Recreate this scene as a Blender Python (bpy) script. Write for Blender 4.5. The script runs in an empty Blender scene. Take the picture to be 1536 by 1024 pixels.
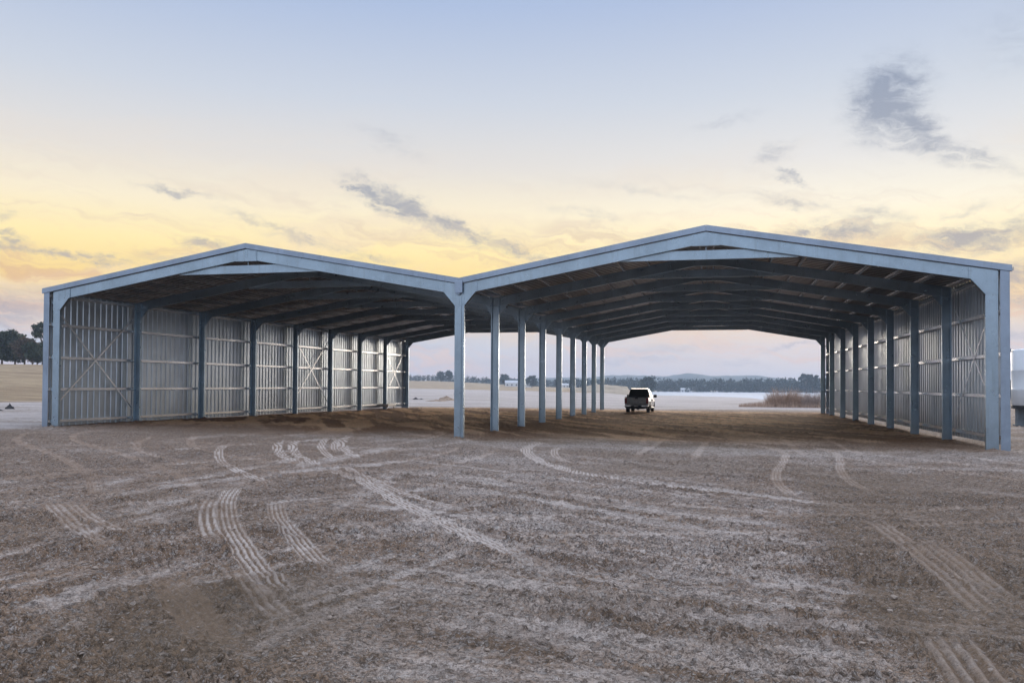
import bpy, bmesh, math, random
import numpy as np
from mathutils import Vector, Matrix
random.seed(7)
scene = bpy.context.scene
COL = scene.collection

# ------------------------------------------------------------------ camera
F, SHIFT, PITCH, YAW, ROLL = 1273.0, 43.0, 0.0196, 0.2306, 0.0058   # focal length in px of a 1536 px wide frame
CAM = Vector((9.319, -30.967, 1.895))
cd = bpy.data.cameras.new('camera')
cam = bpy.data.objects.new('camera', cd); COL.objects.link(cam)
cd.sensor_width = 36; cd.lens = 36 * F / 1536; cd.shift_y = SHIFT / 1536
cd.clip_start = 0.1; cd.clip_end = 30000
MW = Matrix.Rotation(YAW, 4, 'Z') @ Matrix.Rotation(math.pi / 2 + PITCH, 4, 'X') @ Matrix.Rotation(ROLL, 4, 'Z')
cam.matrix_world = Matrix.Translation(CAM) @ MW
scene.camera = cam
R3 = MW.to_3x3()

def ray(u, v):
    return (R3 @ Vector(((u - 768) / F, -(v - 512 - SHIFT) / F, -1))).normalized()
def ground_at(u, v, z=0.0):
    d = ray(u, v); t = (z - CAM.z) / d.z
    return CAM + d * t
def far_at(u, r, z=0.0):
    """point at horizontal distance r in the direction of column u"""
    d = ray(u, 580); n = math.hypot(d.x, d.y)
    return Vector((CAM.x + d.x / n * r, CAM.y + d.y / n * r, z))
def azel(u, v):
    d = ray(u, v)
    return math.atan2(d.x, d.y), math.asin(d.z)

# ------------------------------------------------------------------ noise
def _hash(ix, iy, seed):
    n = (ix.astype(np.int64) * 374761393 + iy.astype(np.int64) * 668265263 + seed * 974634777) & 0xffffffff
    n = ((n ^ (n >> 13)) * 1274126177) & 0xffffffff
    return ((n ^ (n >> 16)) & 0xffff) / 65535.0
def vnoise(x, y, seed=0):
    ix = np.floor(x); iy = np.floor(y); fx = x - ix; fy = y - iy
    fx = fx * fx * (3 - 2 * fx); fy = fy * fy * (3 - 2 * fy)
    a = _hash(ix, iy, seed); b = _hash(ix + 1, iy, seed); c = _hash(ix, iy + 1, seed); d = _hash(ix + 1, iy + 1, seed)
    return (a * (1 - fx) + b * fx) * (1 - fy) + (c * (1 - fx) + d * fx) * fy
def fbm(x, y, o=4, seed=0, gain=.5):
    s = 0; a = 1; t = 0
    for k in range(o):
        s = s + a * vnoise(x * 2 ** k + 17.3 * k, y * 2 ** k - 9.1 * k, seed + k); t += a; a *= gain
    return s / t
def sstep(a, b, x):
    t = np.clip((x - a) / (b - a), 0, 1); return t * t * (3 - 2 * t)

# ------------------------------------------------------------------ mesh helpers
class MB:
    def __init__(s): s.v = []; s.f = []; s.smooth = False
    def add(s, vs, fs):
        o = len(s.v); s.v += [tuple(v) for v in vs]; s.f += [tuple(i + o for i in f) for f in fs]
        return s
    def box(s, x0, x1, y0, y1, z0, z1):
        return s.add([(x0,y0,z0),(x1,y0,z0),(x1,y1,z0),(x0,y1,z0),(x0,y0,z1),(x1,y0,z1),(x1,y1,z1),(x0,y1,z1)],
              [(0,3,2,1),(4,5,6,7),(0,1,5,4),(1,2,6,5),(2,3,7,6),(3,0,4,7)])
    def sweep(s, prof, p0, p1, a, b):
        p0 = Vector(p0); p1 = Vector(p1); a = Vector(a); b = Vector(b); n = len(prof)
        vs = [p0 + a * q[0] + b * q[1] for q in prof] + [p1 + a * q[0] + b * q[1] for q in prof]
        fs = [(i, (i + 1) % n, n + (i + 1) % n, n + i) for i in range(n)]
        fs += [tuple(range(n))[::-1], tuple(range(n, 2 * n))]
        return s.add(vs, fs)
    def prism_xz(s, poly, y0, y1):
        n = len(poly)
        vs = [(x, y0, z) for x, z in poly] + [(x, y1, z) for x, z in poly]
        fs = [(i, (i + 1) % n, n + (i + 1) % n, n + i) for i in range(n)] + [tuple(range(n))[::-1], tuple(range(n, 2 * n))]
        return s.add(vs, fs)
    def tube(s, pts, radii, n=6):
        pts = [Vector(p) for p in pts]; rings = []
        o = len(s.v)
        for i, p in enumerate(pts):
            d = (pts[min(i + 1, len(pts) - 1)] - pts[max(i - 1, 0)]).normalized()
            a = d.orthogonal().normalized(); b = d.cross(a)
            s.v += [tuple(p + (a * math.cos(2 * math.pi * k / n) + b * math.sin(2 * math.pi * k / n)) * radii[i]) for k in range(n)]
        for i in range(len(pts) - 1):
            for k in range(n):
                s.f.append((o + i*n + k, o + i*n + (k+1) % n, o + (i+1)*n + (k+1) % n, o + (i+1)*n + k))
        s.f.append(tuple(o + k for k in range(n))[::-1]); s.f.append(tuple(o + (len(pts)-1)*n + k for k in range(n)))
        return s
    def build(s, name, mat, parent=None, bevel=0, smooth=False, solid=0):
        me = bpy.data.meshes.new(name); me.from_pydata(s.v, [], s.f)
        bm = bmesh.new(); bm.from_mesh(me); bmesh.ops.recalc_face_normals(bm, faces=bm.faces); bm.to_mesh(me); bm.free()
        if smooth: me.polygons.foreach_set('use_smooth', [True] * len(me.polygons))
        me.materials.append(mat)
        o = bpy.data.objects.new(name, me); COL.objects.link(o)
        if parent is not None: o.parent = parent
        if solid:
            m = o.modifiers.new('thickness', 'SOLIDIFY'); m.thickness = solid; m.offset = 0
        if bevel:
            m = o.modifiers.new('bevel', 'BEVEL'); m.width = bevel; m.segments = 2; m.limit_method = 'ANGLE'; m.angle_limit = .6
        return o
def tag(o, label=None, cat=None, group=None, kind=None):
    if label: o['label'] = label
    if cat: o['category'] = cat
    if group: o['group'] = group
    if kind: o['kind'] = kind
    return o
def empty(name, loc, rz=0):
    o = bpy.data.objects.new(name, None); COL.objects.link(o); o.location = loc; o.rotation_euler = (0, 0, rz); o.empty_display_size = .5
    return o
def copy_tree(o, parent=None):
    c = o.copy(); COL.objects.link(c)
    if parent is not None: c.parent = parent
    for ch in list(o.children): copy_tree(ch, c)
    return c

# ------------------------------------------------------------------ material helpers
class NT:
    """a few short-hands over a node tree"""
    def __init__(s, nt): s.nt = nt; s.n = nt.nodes; s.l = nt.links
    def node(s, t, **kw):
        n = s.n.new(t)
        for k, v in kw.items(): setattr(n, k, v)
        return n
    def put(s, sock, v):
        if isinstance(v, bpy.types.NodeSocket): s.l.new(v, sock)
        else: sock.default_value = v
    def m(s, op, a, b=0.0, c=0.0, clamp=False):
        n = s.node('ShaderNodeMath', operation=op, use_clamp=clamp)
        s.put(n.inputs[0], a); s.put(n.inputs[1], b); s.put(n.inputs[2], c); return n.outputs[0]
    def ss(s, x, a, b, lo=0.0, hi=1.0):
        n = s.node('ShaderNodeMapRange', interpolation_type='SMOOTHSTEP')
        s.put(n.inputs[0], x)
        for i, v in enumerate((a, b, lo, hi)): s.put(n.inputs[i + 1], v)
        return n.outputs[0]
    def mix(s, f, a, b, mode='MIX'):
        n = s.node('ShaderNodeMix', data_type='RGBA', blend_type=mode)
        s.put(n.inputs[0], f)
        for i, v in ((6, a), (7, b)):
            s.put(n.inputs[i], v if isinstance(v, bpy.types.NodeSocket) else (*v, 1) if len(v) == 3 else v)
        return n.outputs[2]
    def ramp(s, f, stops, interp='LINEAR'):
        n = s.node('ShaderNodeValToRGB'); e = n.color_ramp.elements; n.color_ramp.interpolation = interp
        while len(e) < len(stops): e.new(.5)
        for i, (p, c) in enumerate(stops):
            e[i].position = p; e[i].color = (*c, 1) if len(c) == 3 else c
        s.put(n.inputs[0], f); return n.outputs[0]
    def noise(s, vec, scale, detail=4, rough=.55, dist=0.0):
        n = s.node('ShaderNodeTexNoise'); s.put(n.inputs['Vector'], vec)
        n.inputs['Scale'].default_value = scale; n.inputs['Detail'].default_value = detail
        n.inputs['Roughness'].default_value = rough; n.inputs['Distortion'].default_value = dist
        return n.outputs[0]
    def xyz(s, x, y, z=0.0):
        n = s.node('ShaderNodeCombineXYZ'); s.put(n.inputs[0], x); s.put(n.inputs[1], y); s.put(n.inputs[2], z); return n.outputs[0]
    def scaled(s, vec, sc):
        n = s.node('ShaderNodeMapping'); s.put(n.inputs[0], vec); n.inputs['Scale'].default_value = sc; return n.outputs[0]

def material(name, base, rough=.6, metal=0.0, var=.15, scale=3.0, bump=0.0, bscale=40.0, rvar=.1, stretch=(1,1,1), spec=.5, tint=None):
    m = bpy.data.materials.new(name); m.use_nodes = True; t = NT(m.node_tree)
    p = m.node_tree.nodes['Principled BSDF']
    co = t.scaled(t.node('ShaderNodeTexCoord').outputs['Object'], stretch)
    n = t.noise(co, scale, 5, .6)
    hi = tuple(min(1, c * (1 + var)) for c in base); lo = tuple(c * (1 - var) for c in (tint or base))
    t.put(p.inputs['Base Color'], t.ramp(n, [(.3, lo), (.7, hi)]))
    t.put(p.inputs['Roughness'], t.ss(t.noise(co, scale * 2.7, 3), .3, .7, max(.03, rough - rvar), min(1, rough + rvar)))
    p.inputs['Metallic'].default_value = metal
    p.inputs['Specular IOR Level'].default_value = spec
    if bump:
        b = t.node('ShaderNodeBump'); b.inputs['Strength'].default_value = bump; b.inputs['Distance'].default_value = .02
        t.put(b.inputs['Height'], t.noise(co, bscale, 4)); t.put(p.inputs['Normal'], b.outputs[0])
    return m

def galvanised(name, base, rough, metal, streak=True, spangle=True):
    m = bpy.data.materials.new(name); m.use_nodes = True; t = NT(m.node_tree)
    p = m.node_tree.nodes['Principled BSDF']
    co = t.node('ShaderNodeTexCoord').outputs['Object']
    vo = t.node('ShaderNodeTexVoronoi'); t.put(vo.inputs['Vector'], co); vo.inputs['Scale'].default_value = 28   # spangle
    big = t.noise(co, .9, 5, .6); st = t.noise(t.scaled(co, (5, 5, .35)), 1.6, 5, .65); blot = t.noise(co, 3.1, 6, .7, .6)
    c = t.mix(t.ss(big, .3, .7), tuple(b * .86 for b in base), tuple(b * 1.08 for b in base))
    if spangle:
        c = t.mix(t.m('MULTIPLY', vo.outputs['Color'], .14), c, tuple(b * .62 for b in base))
        c = t.mix(t.ss(t.noise(co, 5.5, 6, .72, .4), .52, .70, 0, .35), c, tuple(min(1, b * 1.25) for b in base))   # brighter zinc patches
        c = t.mix(t.ss(t.noise(co, 14, 4, .7), .66, .76, 0, .35), c, (base[0] * .5, base[1] * .48, base[2] * .46))   # scuffs
    c = t.mix(t.ss(blot, .60, .74, 0, .35 if spangle else .12), c, tuple(b * .62 for b in base))           # white-rust and oil blotches
    if not spangle:      # sheet widths differ a little in tone
        sx = t.node('ShaderNodeSeparateXYZ'); t.put(sx.inputs[0], co); wn_ = t.node('ShaderNodeTexWhiteNoise', noise_dimensions='1D'); t.put(wn_.inputs['W'], t.m('FLOOR', t.m('DIVIDE', sx.outputs[1], .76)))
        c = t.mix(t.m('MULTIPLY', wn_.outputs['Value'], .35), c, tuple(b * .72 for b in base))
    if streak: c = t.mix(t.ss(st, .52, .75, 0, .45), c, (base[0] * .7, base[1] * .66, base[2] * .6))
    t.put(p.inputs['Base Color'], c)
    if spangle: t.put(p.inputs['Roughness'], t.ss(t.noise(co, 4.0, 4), .3, .7, rough - .03, rough + .05))
    else: p.inputs['Roughness'].default_value = rough
    p.inputs['Metallic'].default_value = metal
    return m

STEEL = galvanised('galvanised steel frame', (.345, .43, .50), .30, .95)
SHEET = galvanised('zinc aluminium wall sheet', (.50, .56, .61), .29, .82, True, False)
ROOF_SHADED = galvanised('zinc aluminium roof sheet in shade', (.19, .175, .16), .28, .85, True, False)  # zinc sheet darkened in base colour to stand for shade under the roof
TRIM = galvanised('folded steel flashing', (.31, .37, .45), .42, .85)
PURLIN = galvanised('galvanised purlin', (.80, .80, .79), .27, .8, False, False)

# ------------------------------------------------------------------ the shed
BAY, NB = 5.4227, 8
XL, XR, XLO, XRO = -17.955, 18.157, -18.575, 18.837
E0, EL = 6.0, 0.0081
RID_L, RID_R, H_L, H_R = -9.016, 9.131, 1.622, 1.669
LEN = BAY * NB
def roof(x, y):
    e = E0 + EL * y
    if x <= RID_L: return e + H_L * (x - XLO) / (RID_L - XLO)
    if x <= 0: return e + H_L * (0 - x) / (0 - RID_L)
    if x <= RID_R: return e + H_R * x / RID_R
    return e + H_R * (XRO - x) / (XRO - RID_R)

shed = empty('steel_shed', (0, 0, 0))
tag(shed, 'open fronted galvanised steel shed with two gabled bays standing on the dirt yard', 'shed')

def csec(D, B, lip=.03, t=.008, flip=1):
    """C section: depth D along a, flanges B along b; flip=1 opens to -b"""
    a0, a1 = -D / 2, D / 2; b0, b1 = -B / 2, B / 2
    p = [(a0, b1), (a1, b1), (a1, b0), (a1 - lip, b0), (a1 - lip, b0 + t), (a1 - t, b0 + t), (a1 - t, b1 - t), (a0 + t, b1 - t), (a0 + t, b0 + t), (a0 + lip, b0 + t), (a0 + lip, b0), (a0, b0)]
    return [(a, b * flip) for a, b in p]

def bolts(mb, pts, y, r=.016, h=.014):
    for x, z in pts:
        mb.add([(x + r * math.cos(k * math.pi / 3), y, z + r * math.sin(k * math.pi / 3)) for k in range(6)] +
               [(x + r * math.cos(k * math.pi / 3), y - h, z + r * math.sin(k * math.pi / 3)) for k in range(6)],
               [(k, (k + 1) % 6, 6 + (k + 1) % 6, 6 + k) for k in range(6)] + [tuple(range(6, 12))])

RT = .215      # rafter top below the roof skin (vertical)
RD = .40       # rafter depth
CB = .125
segs = [(XLO, RID_L, H_L), (RID_L, 0, -H_L), (0, RID_R, H_R), (RID_R, XRO, -H_R)]
for i in range(NB + 1):
    Y = i * BAY
    front = i == 0
    flip = -1 if front else 1
    if front:
        cols = [(XL - .22, XL + .11), (-.19, .19), (XR, XR + .39)]
    else:
        cols = [(XL - .35, XL), (-.18, .18), (XR, XR + .35)]
    for (x0, x1), kind in zip(cols, 'lmr'):
        xm = (x0 + x1) / 2
        top = min(roof(x0, Y), roof(x1, Y)) - RT - .01 if kind != 'm' else roof(0, Y) - RT - .02
        mb = MB()
        mb.sweep(csec(x1 - x0, CB, flip=flip), (xm, Y, -.5), (xm, Y, top), (1, 0, 0), (0, 1, 0))
        if front and kind == 'm':       # second section lapped on the right leaves a dark joint line
            mb.box(.072, .088, Y - CB / 2 - .035, Y - CB / 2 - .001, -.5, top - .45)
            mb.box(.105, .193, Y - CB / 2 - .028, Y - CB / 2 - .001, -.5, top - .45)
        mb.build('column', STEEL, shed, bevel=.004)
        # knee plates
        h = .46 if front else .38
        for sgn in ((1,) if kind == 'l' else (-1,) if kind == 'r' else (-1, 1)):
            xi = x1 if sgn > 0 else x0; xo = x0 if sgn > 0 else x1
            if kind == 'm': xo = 0.004 * sgn
            if not front: xo = xi - sgn * .004
            xe = xi + sgn * h
            zu = lambda x: roof(x, Y) - RT - RD * 1.015
            zt = lambda x: roof(x, Y) - RT - .012
            poly = [(xo, zu(xi) - h), (xi, zu(xi) - h), (xe, zu(xe)), (xe + sgn * .05, zu(xe + sgn * .05)), (xe + sgn * .05, zt(xe + sgn * .05)), (xo, zt(xo))]
            pm = MB(); yp = Y - CB / 2 - .014 if front else Y + CB / 2 - .03
            pm.prism_xz(poly, yp, yp + .010)
            dx, dz = xe - xi, zu(xe) - (zu(xi) - h)
            ln = math.hypot(dx, dz); d = Vector((dx / ln, 0, dz / ln)); nn = Vector((-d.z * sgn, 0, d.x * sgn)) * 1
            pm.sweep([(0, 0), (.012, 0), (.012, .135 if front else .06), (0, .135 if front else .06)], Vector((xi, yp - (0 if front else .05), zu(xi) - h)), Vector((xe, yp - (0 if front else .05), zu(xe))), nn, (0, 1, 0))
            zc = zu(xi) - h
            bl = [(xe + sgn * .02, zu(xe) + .06 + k * .11) for k in range(3)] + [(xi - sgn * (.05 + .1 * k), zc + .06) for k in range(2)]
            bl += [(xi - sgn * .05, zc + h + .12 * k) for k in range(3)]
            bolts(pm, bl if front else bl[:3], yp, .020)
            pm.build('knee_bracket', STEEL, shed)
    # rafters
    for (xa, xb, dh) in segs:
        if xa == XLO: xa2, xb2 = cols[0][0] + .02, xb
        elif xb == XRO: xa2, xb2 = xa, cols[2][1] - .02
        else: xa2, xb2 = (xa, xb)
        if xa == 0: xa2 = .006
        if xb == 0: xb2 = -.006
        if xb2 in (RID_L, RID_R): xb2 -= .004
        if xa2 in (RID_L, RID_R): xa2 += .004
        p0 = Vector((xa2, Y + .004, roof(xa2, Y))); p1 = Vector((xb2, Y + .004, roof(xb2, Y)))
        d = (p1 - p0).normalized(); up = Vector((-d.z, 0, d.x))
        off = -(RT + RD / 2)
        c = csec(RD, CB, flip=flip)
        # plumb cut ends: shear along a is kept vertical
        mb = MB().sweep(c, p0 + Vector((0, 0, off)), p1 + Vector((0, 0, off)), (0, 0, 1 / max(.5, d.x)), (0, 1, 0))
        mb.build('rafter', STEEL, shed, bevel=.004)
    # apex plates and collar ties
    for rx, hh in ((RID_L, H_L), (RID_R, H_R)):
        w = .47; zu = lambda x: roof(x, Y) - RT - RD * 1.015
        zt = lambda x: roof(x, Y) - RT - .012
        poly = [(rx - w, zu(rx - w)), (rx + w, zu(rx + w)), (rx + w, zt(rx + w)), (rx, zt(rx)), (rx - w, zt(rx - w))]
        pm = MB(); yp = Y - CB / 2 - .014
        pm.prism_xz(poly, yp, yp + .010)
        pm.box(rx - w, rx + w, yp + .002, yp + .12, zu(rx - w) - .012, zu(rx - w) - .001)
        bolts(pm, [(rx + s * x, zt(rx + x) - .06 - .08 * k) for s in (-1, 1) for x in (.05, .42) for k in range(4)], yp, .020)
        pm.build('apex_bracket', STEEL, shed)
        zc = roof(rx, Y) - 1.02
        L = 3.15
        tm = MB().sweep(csec(.33, .07, .02, .008, -1), (rx - L, Y + CB / 2 + .045, zc), (rx + L, Y + CB / 2 + .045, zc), (0, 0, 1), (0, 1, 0))
        tm.box(rx - .012, rx + .012, Y + CB / 2 + .02, Y + CB / 2 + .045, zc + .16, roof(rx, Y) - RT - .3)
        tm.build('collar_tie', STEEL, shed, bevel=.003)

# purlins along the shed, on top of the rafters
Y0, Y1 = -.11, LEN + .11
for (xa, xb, dh) in segs:
    n = 9
    for k in range(n):
        f = (k + .28) / (n - .45)
        x = xa + (xb - xa) * f
        sl = dh / (xb - xa); d = Vector((1, 0, sl)).normalized(); up = Vector((-d.z, 0, d.x))
        D = .165
        p0 = Vector((x, Y0, roof(x, Y0))) - up * (.036 + D / 2); p1 = Vector((x, Y1, roof(x, Y1))) - up * (.036 + D / 2)
        MB().sweep(csec(D, .065, .018, .005), p0, p1, up, d).build('purlin', PURLIN, shed)

# corrugated sheets: ribs across the slope on the roof, upright on the walls
def ribs(a0, a1, pitch, depth):
    out = []; a = a0
    while a < a1:
        for da, h in ((0, 0), (pitch * .56, 0), (pitch * .64, depth), (pitch * .9, depth)):
            if a + da < a1: out.append((a + da, h))
        a += pitch * .98 + .02 * pitch
    out.append((a1, 0)); return out
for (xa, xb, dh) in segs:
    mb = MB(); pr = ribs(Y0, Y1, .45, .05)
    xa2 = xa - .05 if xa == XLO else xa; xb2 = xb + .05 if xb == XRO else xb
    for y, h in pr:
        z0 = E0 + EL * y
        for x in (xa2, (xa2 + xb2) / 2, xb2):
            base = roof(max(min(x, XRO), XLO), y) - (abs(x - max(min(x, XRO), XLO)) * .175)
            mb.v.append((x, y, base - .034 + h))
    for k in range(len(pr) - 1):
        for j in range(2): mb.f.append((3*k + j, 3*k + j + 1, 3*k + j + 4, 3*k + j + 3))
    mb.build('roof_sheet', ROOF_SHADED, shed, solid=.003)
for side, xo in ((-1, XLO), (1, XRO)):
    mb = MB(); pr = ribs(-.10, LEN + .10, .38, .032)
    for y, h in pr:
        x = xo - side * .045 + side * h
        for z in (.05, 2.5, E0 + EL * y - .07): mb.v.append((x, y, z))
    for k in range(len(pr) - 1):
        for j in range(2): mb.f.append((3*k + j, 3*k + j + 1, 3*k + j + 4, 3*k + j + 3))
    mb.build('wall_sheet', SHEET, shed, solid=.003)
    for zg in (.30, 1.68, 3.05, 4.46):
        xm = xo - side * .15
        z1 = zg + EL * LEN * zg / 6
        MB().sweep(csec(.19, .11, .025, .006), (xm, -.09, zg), (xm, LEN + .09, z1), (1, 0, 0), (0, 0, -1)).build('girt', PURLIN, shed)
    # eave purlin and base angle
    xm = xo - side * .15
    MB().sweep(csec(.19, .11, .025, .006), (xm, -.09, E0 - .30), (xm, LEN + .09, E0 + EL * LEN - .30), (1, 0, 0), (0, 0, -1)).build('girt', PURLIN, shed)
    # corner flashings at both ends
    for ye, s in ((-.115, -1), (LEN + .115, 1)):
        ez = E0 + EL * max(ye, 0)
        mb = MB()
        xa, xb = (xo - .03, xo + .25) if side < 0 else (xo - .25, xo + .03)
        mb.box(xa, xb, min(ye, ye + s * .012), max(ye, ye + s * .012), -.3, ez - .13)
        xs = xa if side < 0 else xb
        mb.box(min(xs, xs - side * -.012), max(xs, xs - side * -.012), min(ye, ye - s * .2), max(ye, ye - s * .2), -.3, ez - .13)
        mb.build('corner_flashing', TRIM, shed, bevel=.004)
        # cleats that hold the girts at the end column
        for zg in (.30, 1.68, 3.05, 4.46, 5.4):
            xg = xo - side * .33; cm = MB()
            cm.box(xg - .045, xg + .045, ye - s * .10 - .01, ye - s * .10 + .01, zg - .07, zg + .07)
            cm.build('girt_cleat', STEEL, shed, bevel=.003)
    # gutter along the eave
    mb = MB(); xg = xo + side * .03
    mb.sweep([(0, -.02), (0, -.15), (.13, -.15), (.13, -.03), (.124, -.03), (.124, -.144), (.006, -.144), (.006, -.02)], (xg, -.10, E0 - .03), (xg, LEN + .10, E0 + EL * LEN - .03), (side, 0, 0), (0, 0, 1))
    mb.build('gutter', TRIM, shed)

# barge flashings front and back, with a folded top
for ye, s in ((-.16, -1), (LEN + .16, 1)):
    for (xa, xb, dh) in segs:
        xa2 = xa - .10 if xa == XLO else xa + .003; xb2 = xb + .10 if xb == XRO else xb - .003
        def rz(x): 
            xc = max(min(x, XRO), XLO); return roof(xc, max(ye, 0) if s > 0 else 0) - abs(x - xc) * .175
        p0 = Vector((xa2, ye, rz(xa2))); p1 = Vector((xb2, ye, rz(xb2)))
        prof = [(.014, 0), (.014, .30 * -s), (.004, .30 * -s), (.004, .012 * -s), (-.19, .012 * -s), (-.20, .03 * -s), (-.208, .028 * -s), (-.194, 0)]
        mb = MB().sweep(prof, p0, p1, (0, 0, 1), (0, 1, 0))
        mb.build('barge_flashing', TRIM, shed)
# ridge capping
for rx in (RID_L, RID_R):
    mb = MB()
    w = .22
    for y in (Y0, Y1): pass
    prof = [(-w, roof(rx - w, 0) - roof(rx, 0) + .022), (0, .022), (w, roof(rx + w, 0) - roof(rx, 0) + .022), (w, roof(rx + w, 0) - roof(rx, 0) + .017), (0, .017), (-w, roof(rx - w, 0) - roof(rx, 0) + .017)]
    mb.sweep(prof, (rx, Y0 + .28, roof(rx, Y0)), (rx, Y1 - .28, roof(rx, Y1)), (1, 0, 0), (0, 0, 1))
    mb.build('ridge_cap', TRIM, shed)
# valley gutter between the gables, its end cap and spout
mb = MB().sweep([(-.2, .02), (-.2, -.1), (.2, -.1), (.2, .02), (.194, .02), (.194, -.094), (-.194, -.094), (-.194, .02)], (0, -.06, E0 - .04), (0, LEN + .1, E0 + EL * LEN - .04), (1, 0, 0), (0, 0, 1))
mb.build('valley_gutter', TRIM, shed)
mb = MB(); mb.box(-.15, .15, -.235, -.175, E0 - .56, E0 - .10); mb.box(-.11, .05, -.225, -.165, E0 - .62, E0 - .565)
mb.build('rain_head', TRIM, shed, bevel=.012)

# diagonal strap bracing in the wall bays
def strap(x, y0, z0, y1, z1, side):
    w = .036
    p0 = Vector((x, y0, z0)); p1 = Vector((x, y1, z1)); d = (p1 - p0).normalized(); n = Vector((0, -d.z, d.y))
    MB().sweep([(-w, 0), (w, 0), (w, .006), (-w, .006)], p0, p1, n, (1, 0, 0)).build('brace_strap', PURLIN, shed)
for side, bays in ((-1, (0, 4, 7)), (1, (0, 7))):
    for b in bays:
        xg = (XLO + .262) if side < 0 else (XRO - .268)
        y0 = b * BAY + .25; y1 = (b + 1) * BAY - .15
        strap(xg, y0, 5.15, y1, .75, side); strap(xg + .012, y0, .95, y1, 5.1, side)

# ------------------------------------------------------------------ ground
# control lines of the terrain: column -> heights at given distances from the yard
RK = np.log(np.array([1, 88, 150, 223, 350, 600, 900, 1500, 2600, 6000.]))
UK = np.array([-2500, -300, 66, 420, 615, 880, 1000, 1230, 1520, 1900, 3500.])
ZK = np.array([
 [0, 0, 1.5, 3, 4, 5, 5, 5, 5, 0],
 [0, 0, 2.7, 6.0, 6.8, 6, 6, 6, 5, 0],
 [0, .1, 2.8, 6.2, 6.8, 6, 6, 6, 5, 0],
 [0, 0, .8, 2.0, 3, 4, 8, 9, 9, 0],
 [0, -.1, 0, 0, 0, .4, 7.4, 9, 10, 0],
 [0, -.15, -.1, -.1, .1, .3, .9, 3, 6, 0],
 [0, -.2, -.5, -1.0, -1.9, -2.7, -2.8, -2.4, 2, 0],
 [0, -.2, -.6, -1.3, -2.6, -3.4, -3.0, -2.4, 2, 0],
 [0, -.1, -.4, -.8, -1.4, -2.2, -2.5, -2.4, 2, 0],
 [0, 0, -.3, -.8, -1.4, -2.0, -2.4, -2.4, 2, 0],
 [0, 0, -.3, -.8, -1, -2, -2, -2, 0, 0.]])
def polar(x, y):
    dx = x - CAM.x; dy = y - CAM.y
    r = np.hypot(dx, dy); az = np.arctan2(dx, dy) + YAW
    az = (az + np.pi) % (2 * np.pi) - np.pi
    u = 768 + F * np.tan(np.clip(az, -1.25, 1.25))
    return r, u
def terrain(x, y):
    x = np.asarray(x, float); y = np.asarray(y, float)
    r, u = polar(x, y)
    lr = np.log(np.maximum(r, 1.0))
    ui = np.clip(np.interp(u, UK, np.arange(len(UK))), 0, len(UK) - 1.001)
    ri = np.clip(np.interp(lr, RK, np.arange(len(RK))), 0, len(RK) - 1.001)
    a = ui.astype(int); b = ri.astype(int); fu = ui - a; fr = ri - b
    fu = fu * fu * (3 - 2 * fu); fr = fr * fr * (3 - 2 * fr)
    z = (ZK[a, b] * (1 - fr) + ZK[a, b + 1] * fr) * (1 - fu) + (ZK[a + 1, b] * (1 - fr) + ZK[a + 1, b + 1] * fr) * fu
    back = sstep(0, 1, np.clip((-(y - CAM.y)) / 20 + .0, 0, 1))
    return z * (1 - back)
def tz(x, y): return float(terrain(np.array([x]), np.array([y]))[0])

# wheel tracks and grader lines, digitised as paths on the yard
TRACKS = [  # (path in photo pixels, half width m, ribs, pale amount, depth)
 ([(352,664),(334,671),(328,680),(332,692),(346,702),(372,713),(420,730)], .13, 3, .75, .012),
 ([(432,658),(419,664),(416,672),(422,683),(440,691),(470,697)], .13, 4, .9, .012),
 ([(448,658),(440,665),(439,673),(446,683),(464,691),(492,699)], .13, 4, .9, .012),
 ([(492,655),(484,662),(482,670),(492,680),(512,688)], .13, 3, .8, .012),
 ([(528,650),(516,658),(514,667),(524,677),(545,686)], .13, 4, .85, .012),
 ([(512,655),(503,662),(501,669),(508,677)], .13, 3, .6, .01),
 ([(478,698),(505,706),(550,722),(590,743),(625,762),(670,783),(715,802),(780,828),(850,850)], .14, 4, .95, .014),
 ([(508,694),(530,704),(560,716),(600,733),(660,752),(730,768)], .13, 3, .5, .01),
 ([(362,725),(348,738),(340,755),(341,775),(347,795),(360,818),(378,845),(404,874),(450,915)], .14, 4, .8, .016),
 ([(328,742),(316,755),(311,770),(313,790),(322,808),(336,828)], .14, 3, .7, .012),
 ([(413,748),(414,762),(418,776),(428,790),(444,808),(468,832),(510,868)], .13, 4, .6, .014),
 ([(335,845),(352,860),(372,875),(400,905),(450,945)], .13, 3, .3, .012),
 ([(243,858),(256,876),(272,900),(296,930),(322,958),(356,988)], .17, 4, -.55, .014),
 ([(70,752),(90,775),(112,796),(150,816),(200,835)], .13, 3, .28, .01),
 ([(104,752),(122,772),(148,790),(190,806),(250,822)], .13, 3, .22, .01),
 ([(838,658),(806,661),(791,667),(792,676),(808,686),(845,697),(900,707),(980,716),(1068,725),(1150,733)], .16, 4, .9, .014),
 ([(850,664),(832,670),(836,680),(862,690)], .13, 3, .5, .01),
 ([(1400,930),(1416,958),(1436,985),(1464,1024),(1490,1060)], .15, 3, .38, .016),
 ([(1425,935),(1448,968),(1476,1005),(1510,1050)], .15, 3, .25, .016),
 ([(1300,762),(1340,790),(1392,830),(1450,880),(1520,940)], .15, 3, .25, .010),
 ([(1370,790),(1412,815),(1470,862),(1536,915)], .15, 3, .2, .010),
]
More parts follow.
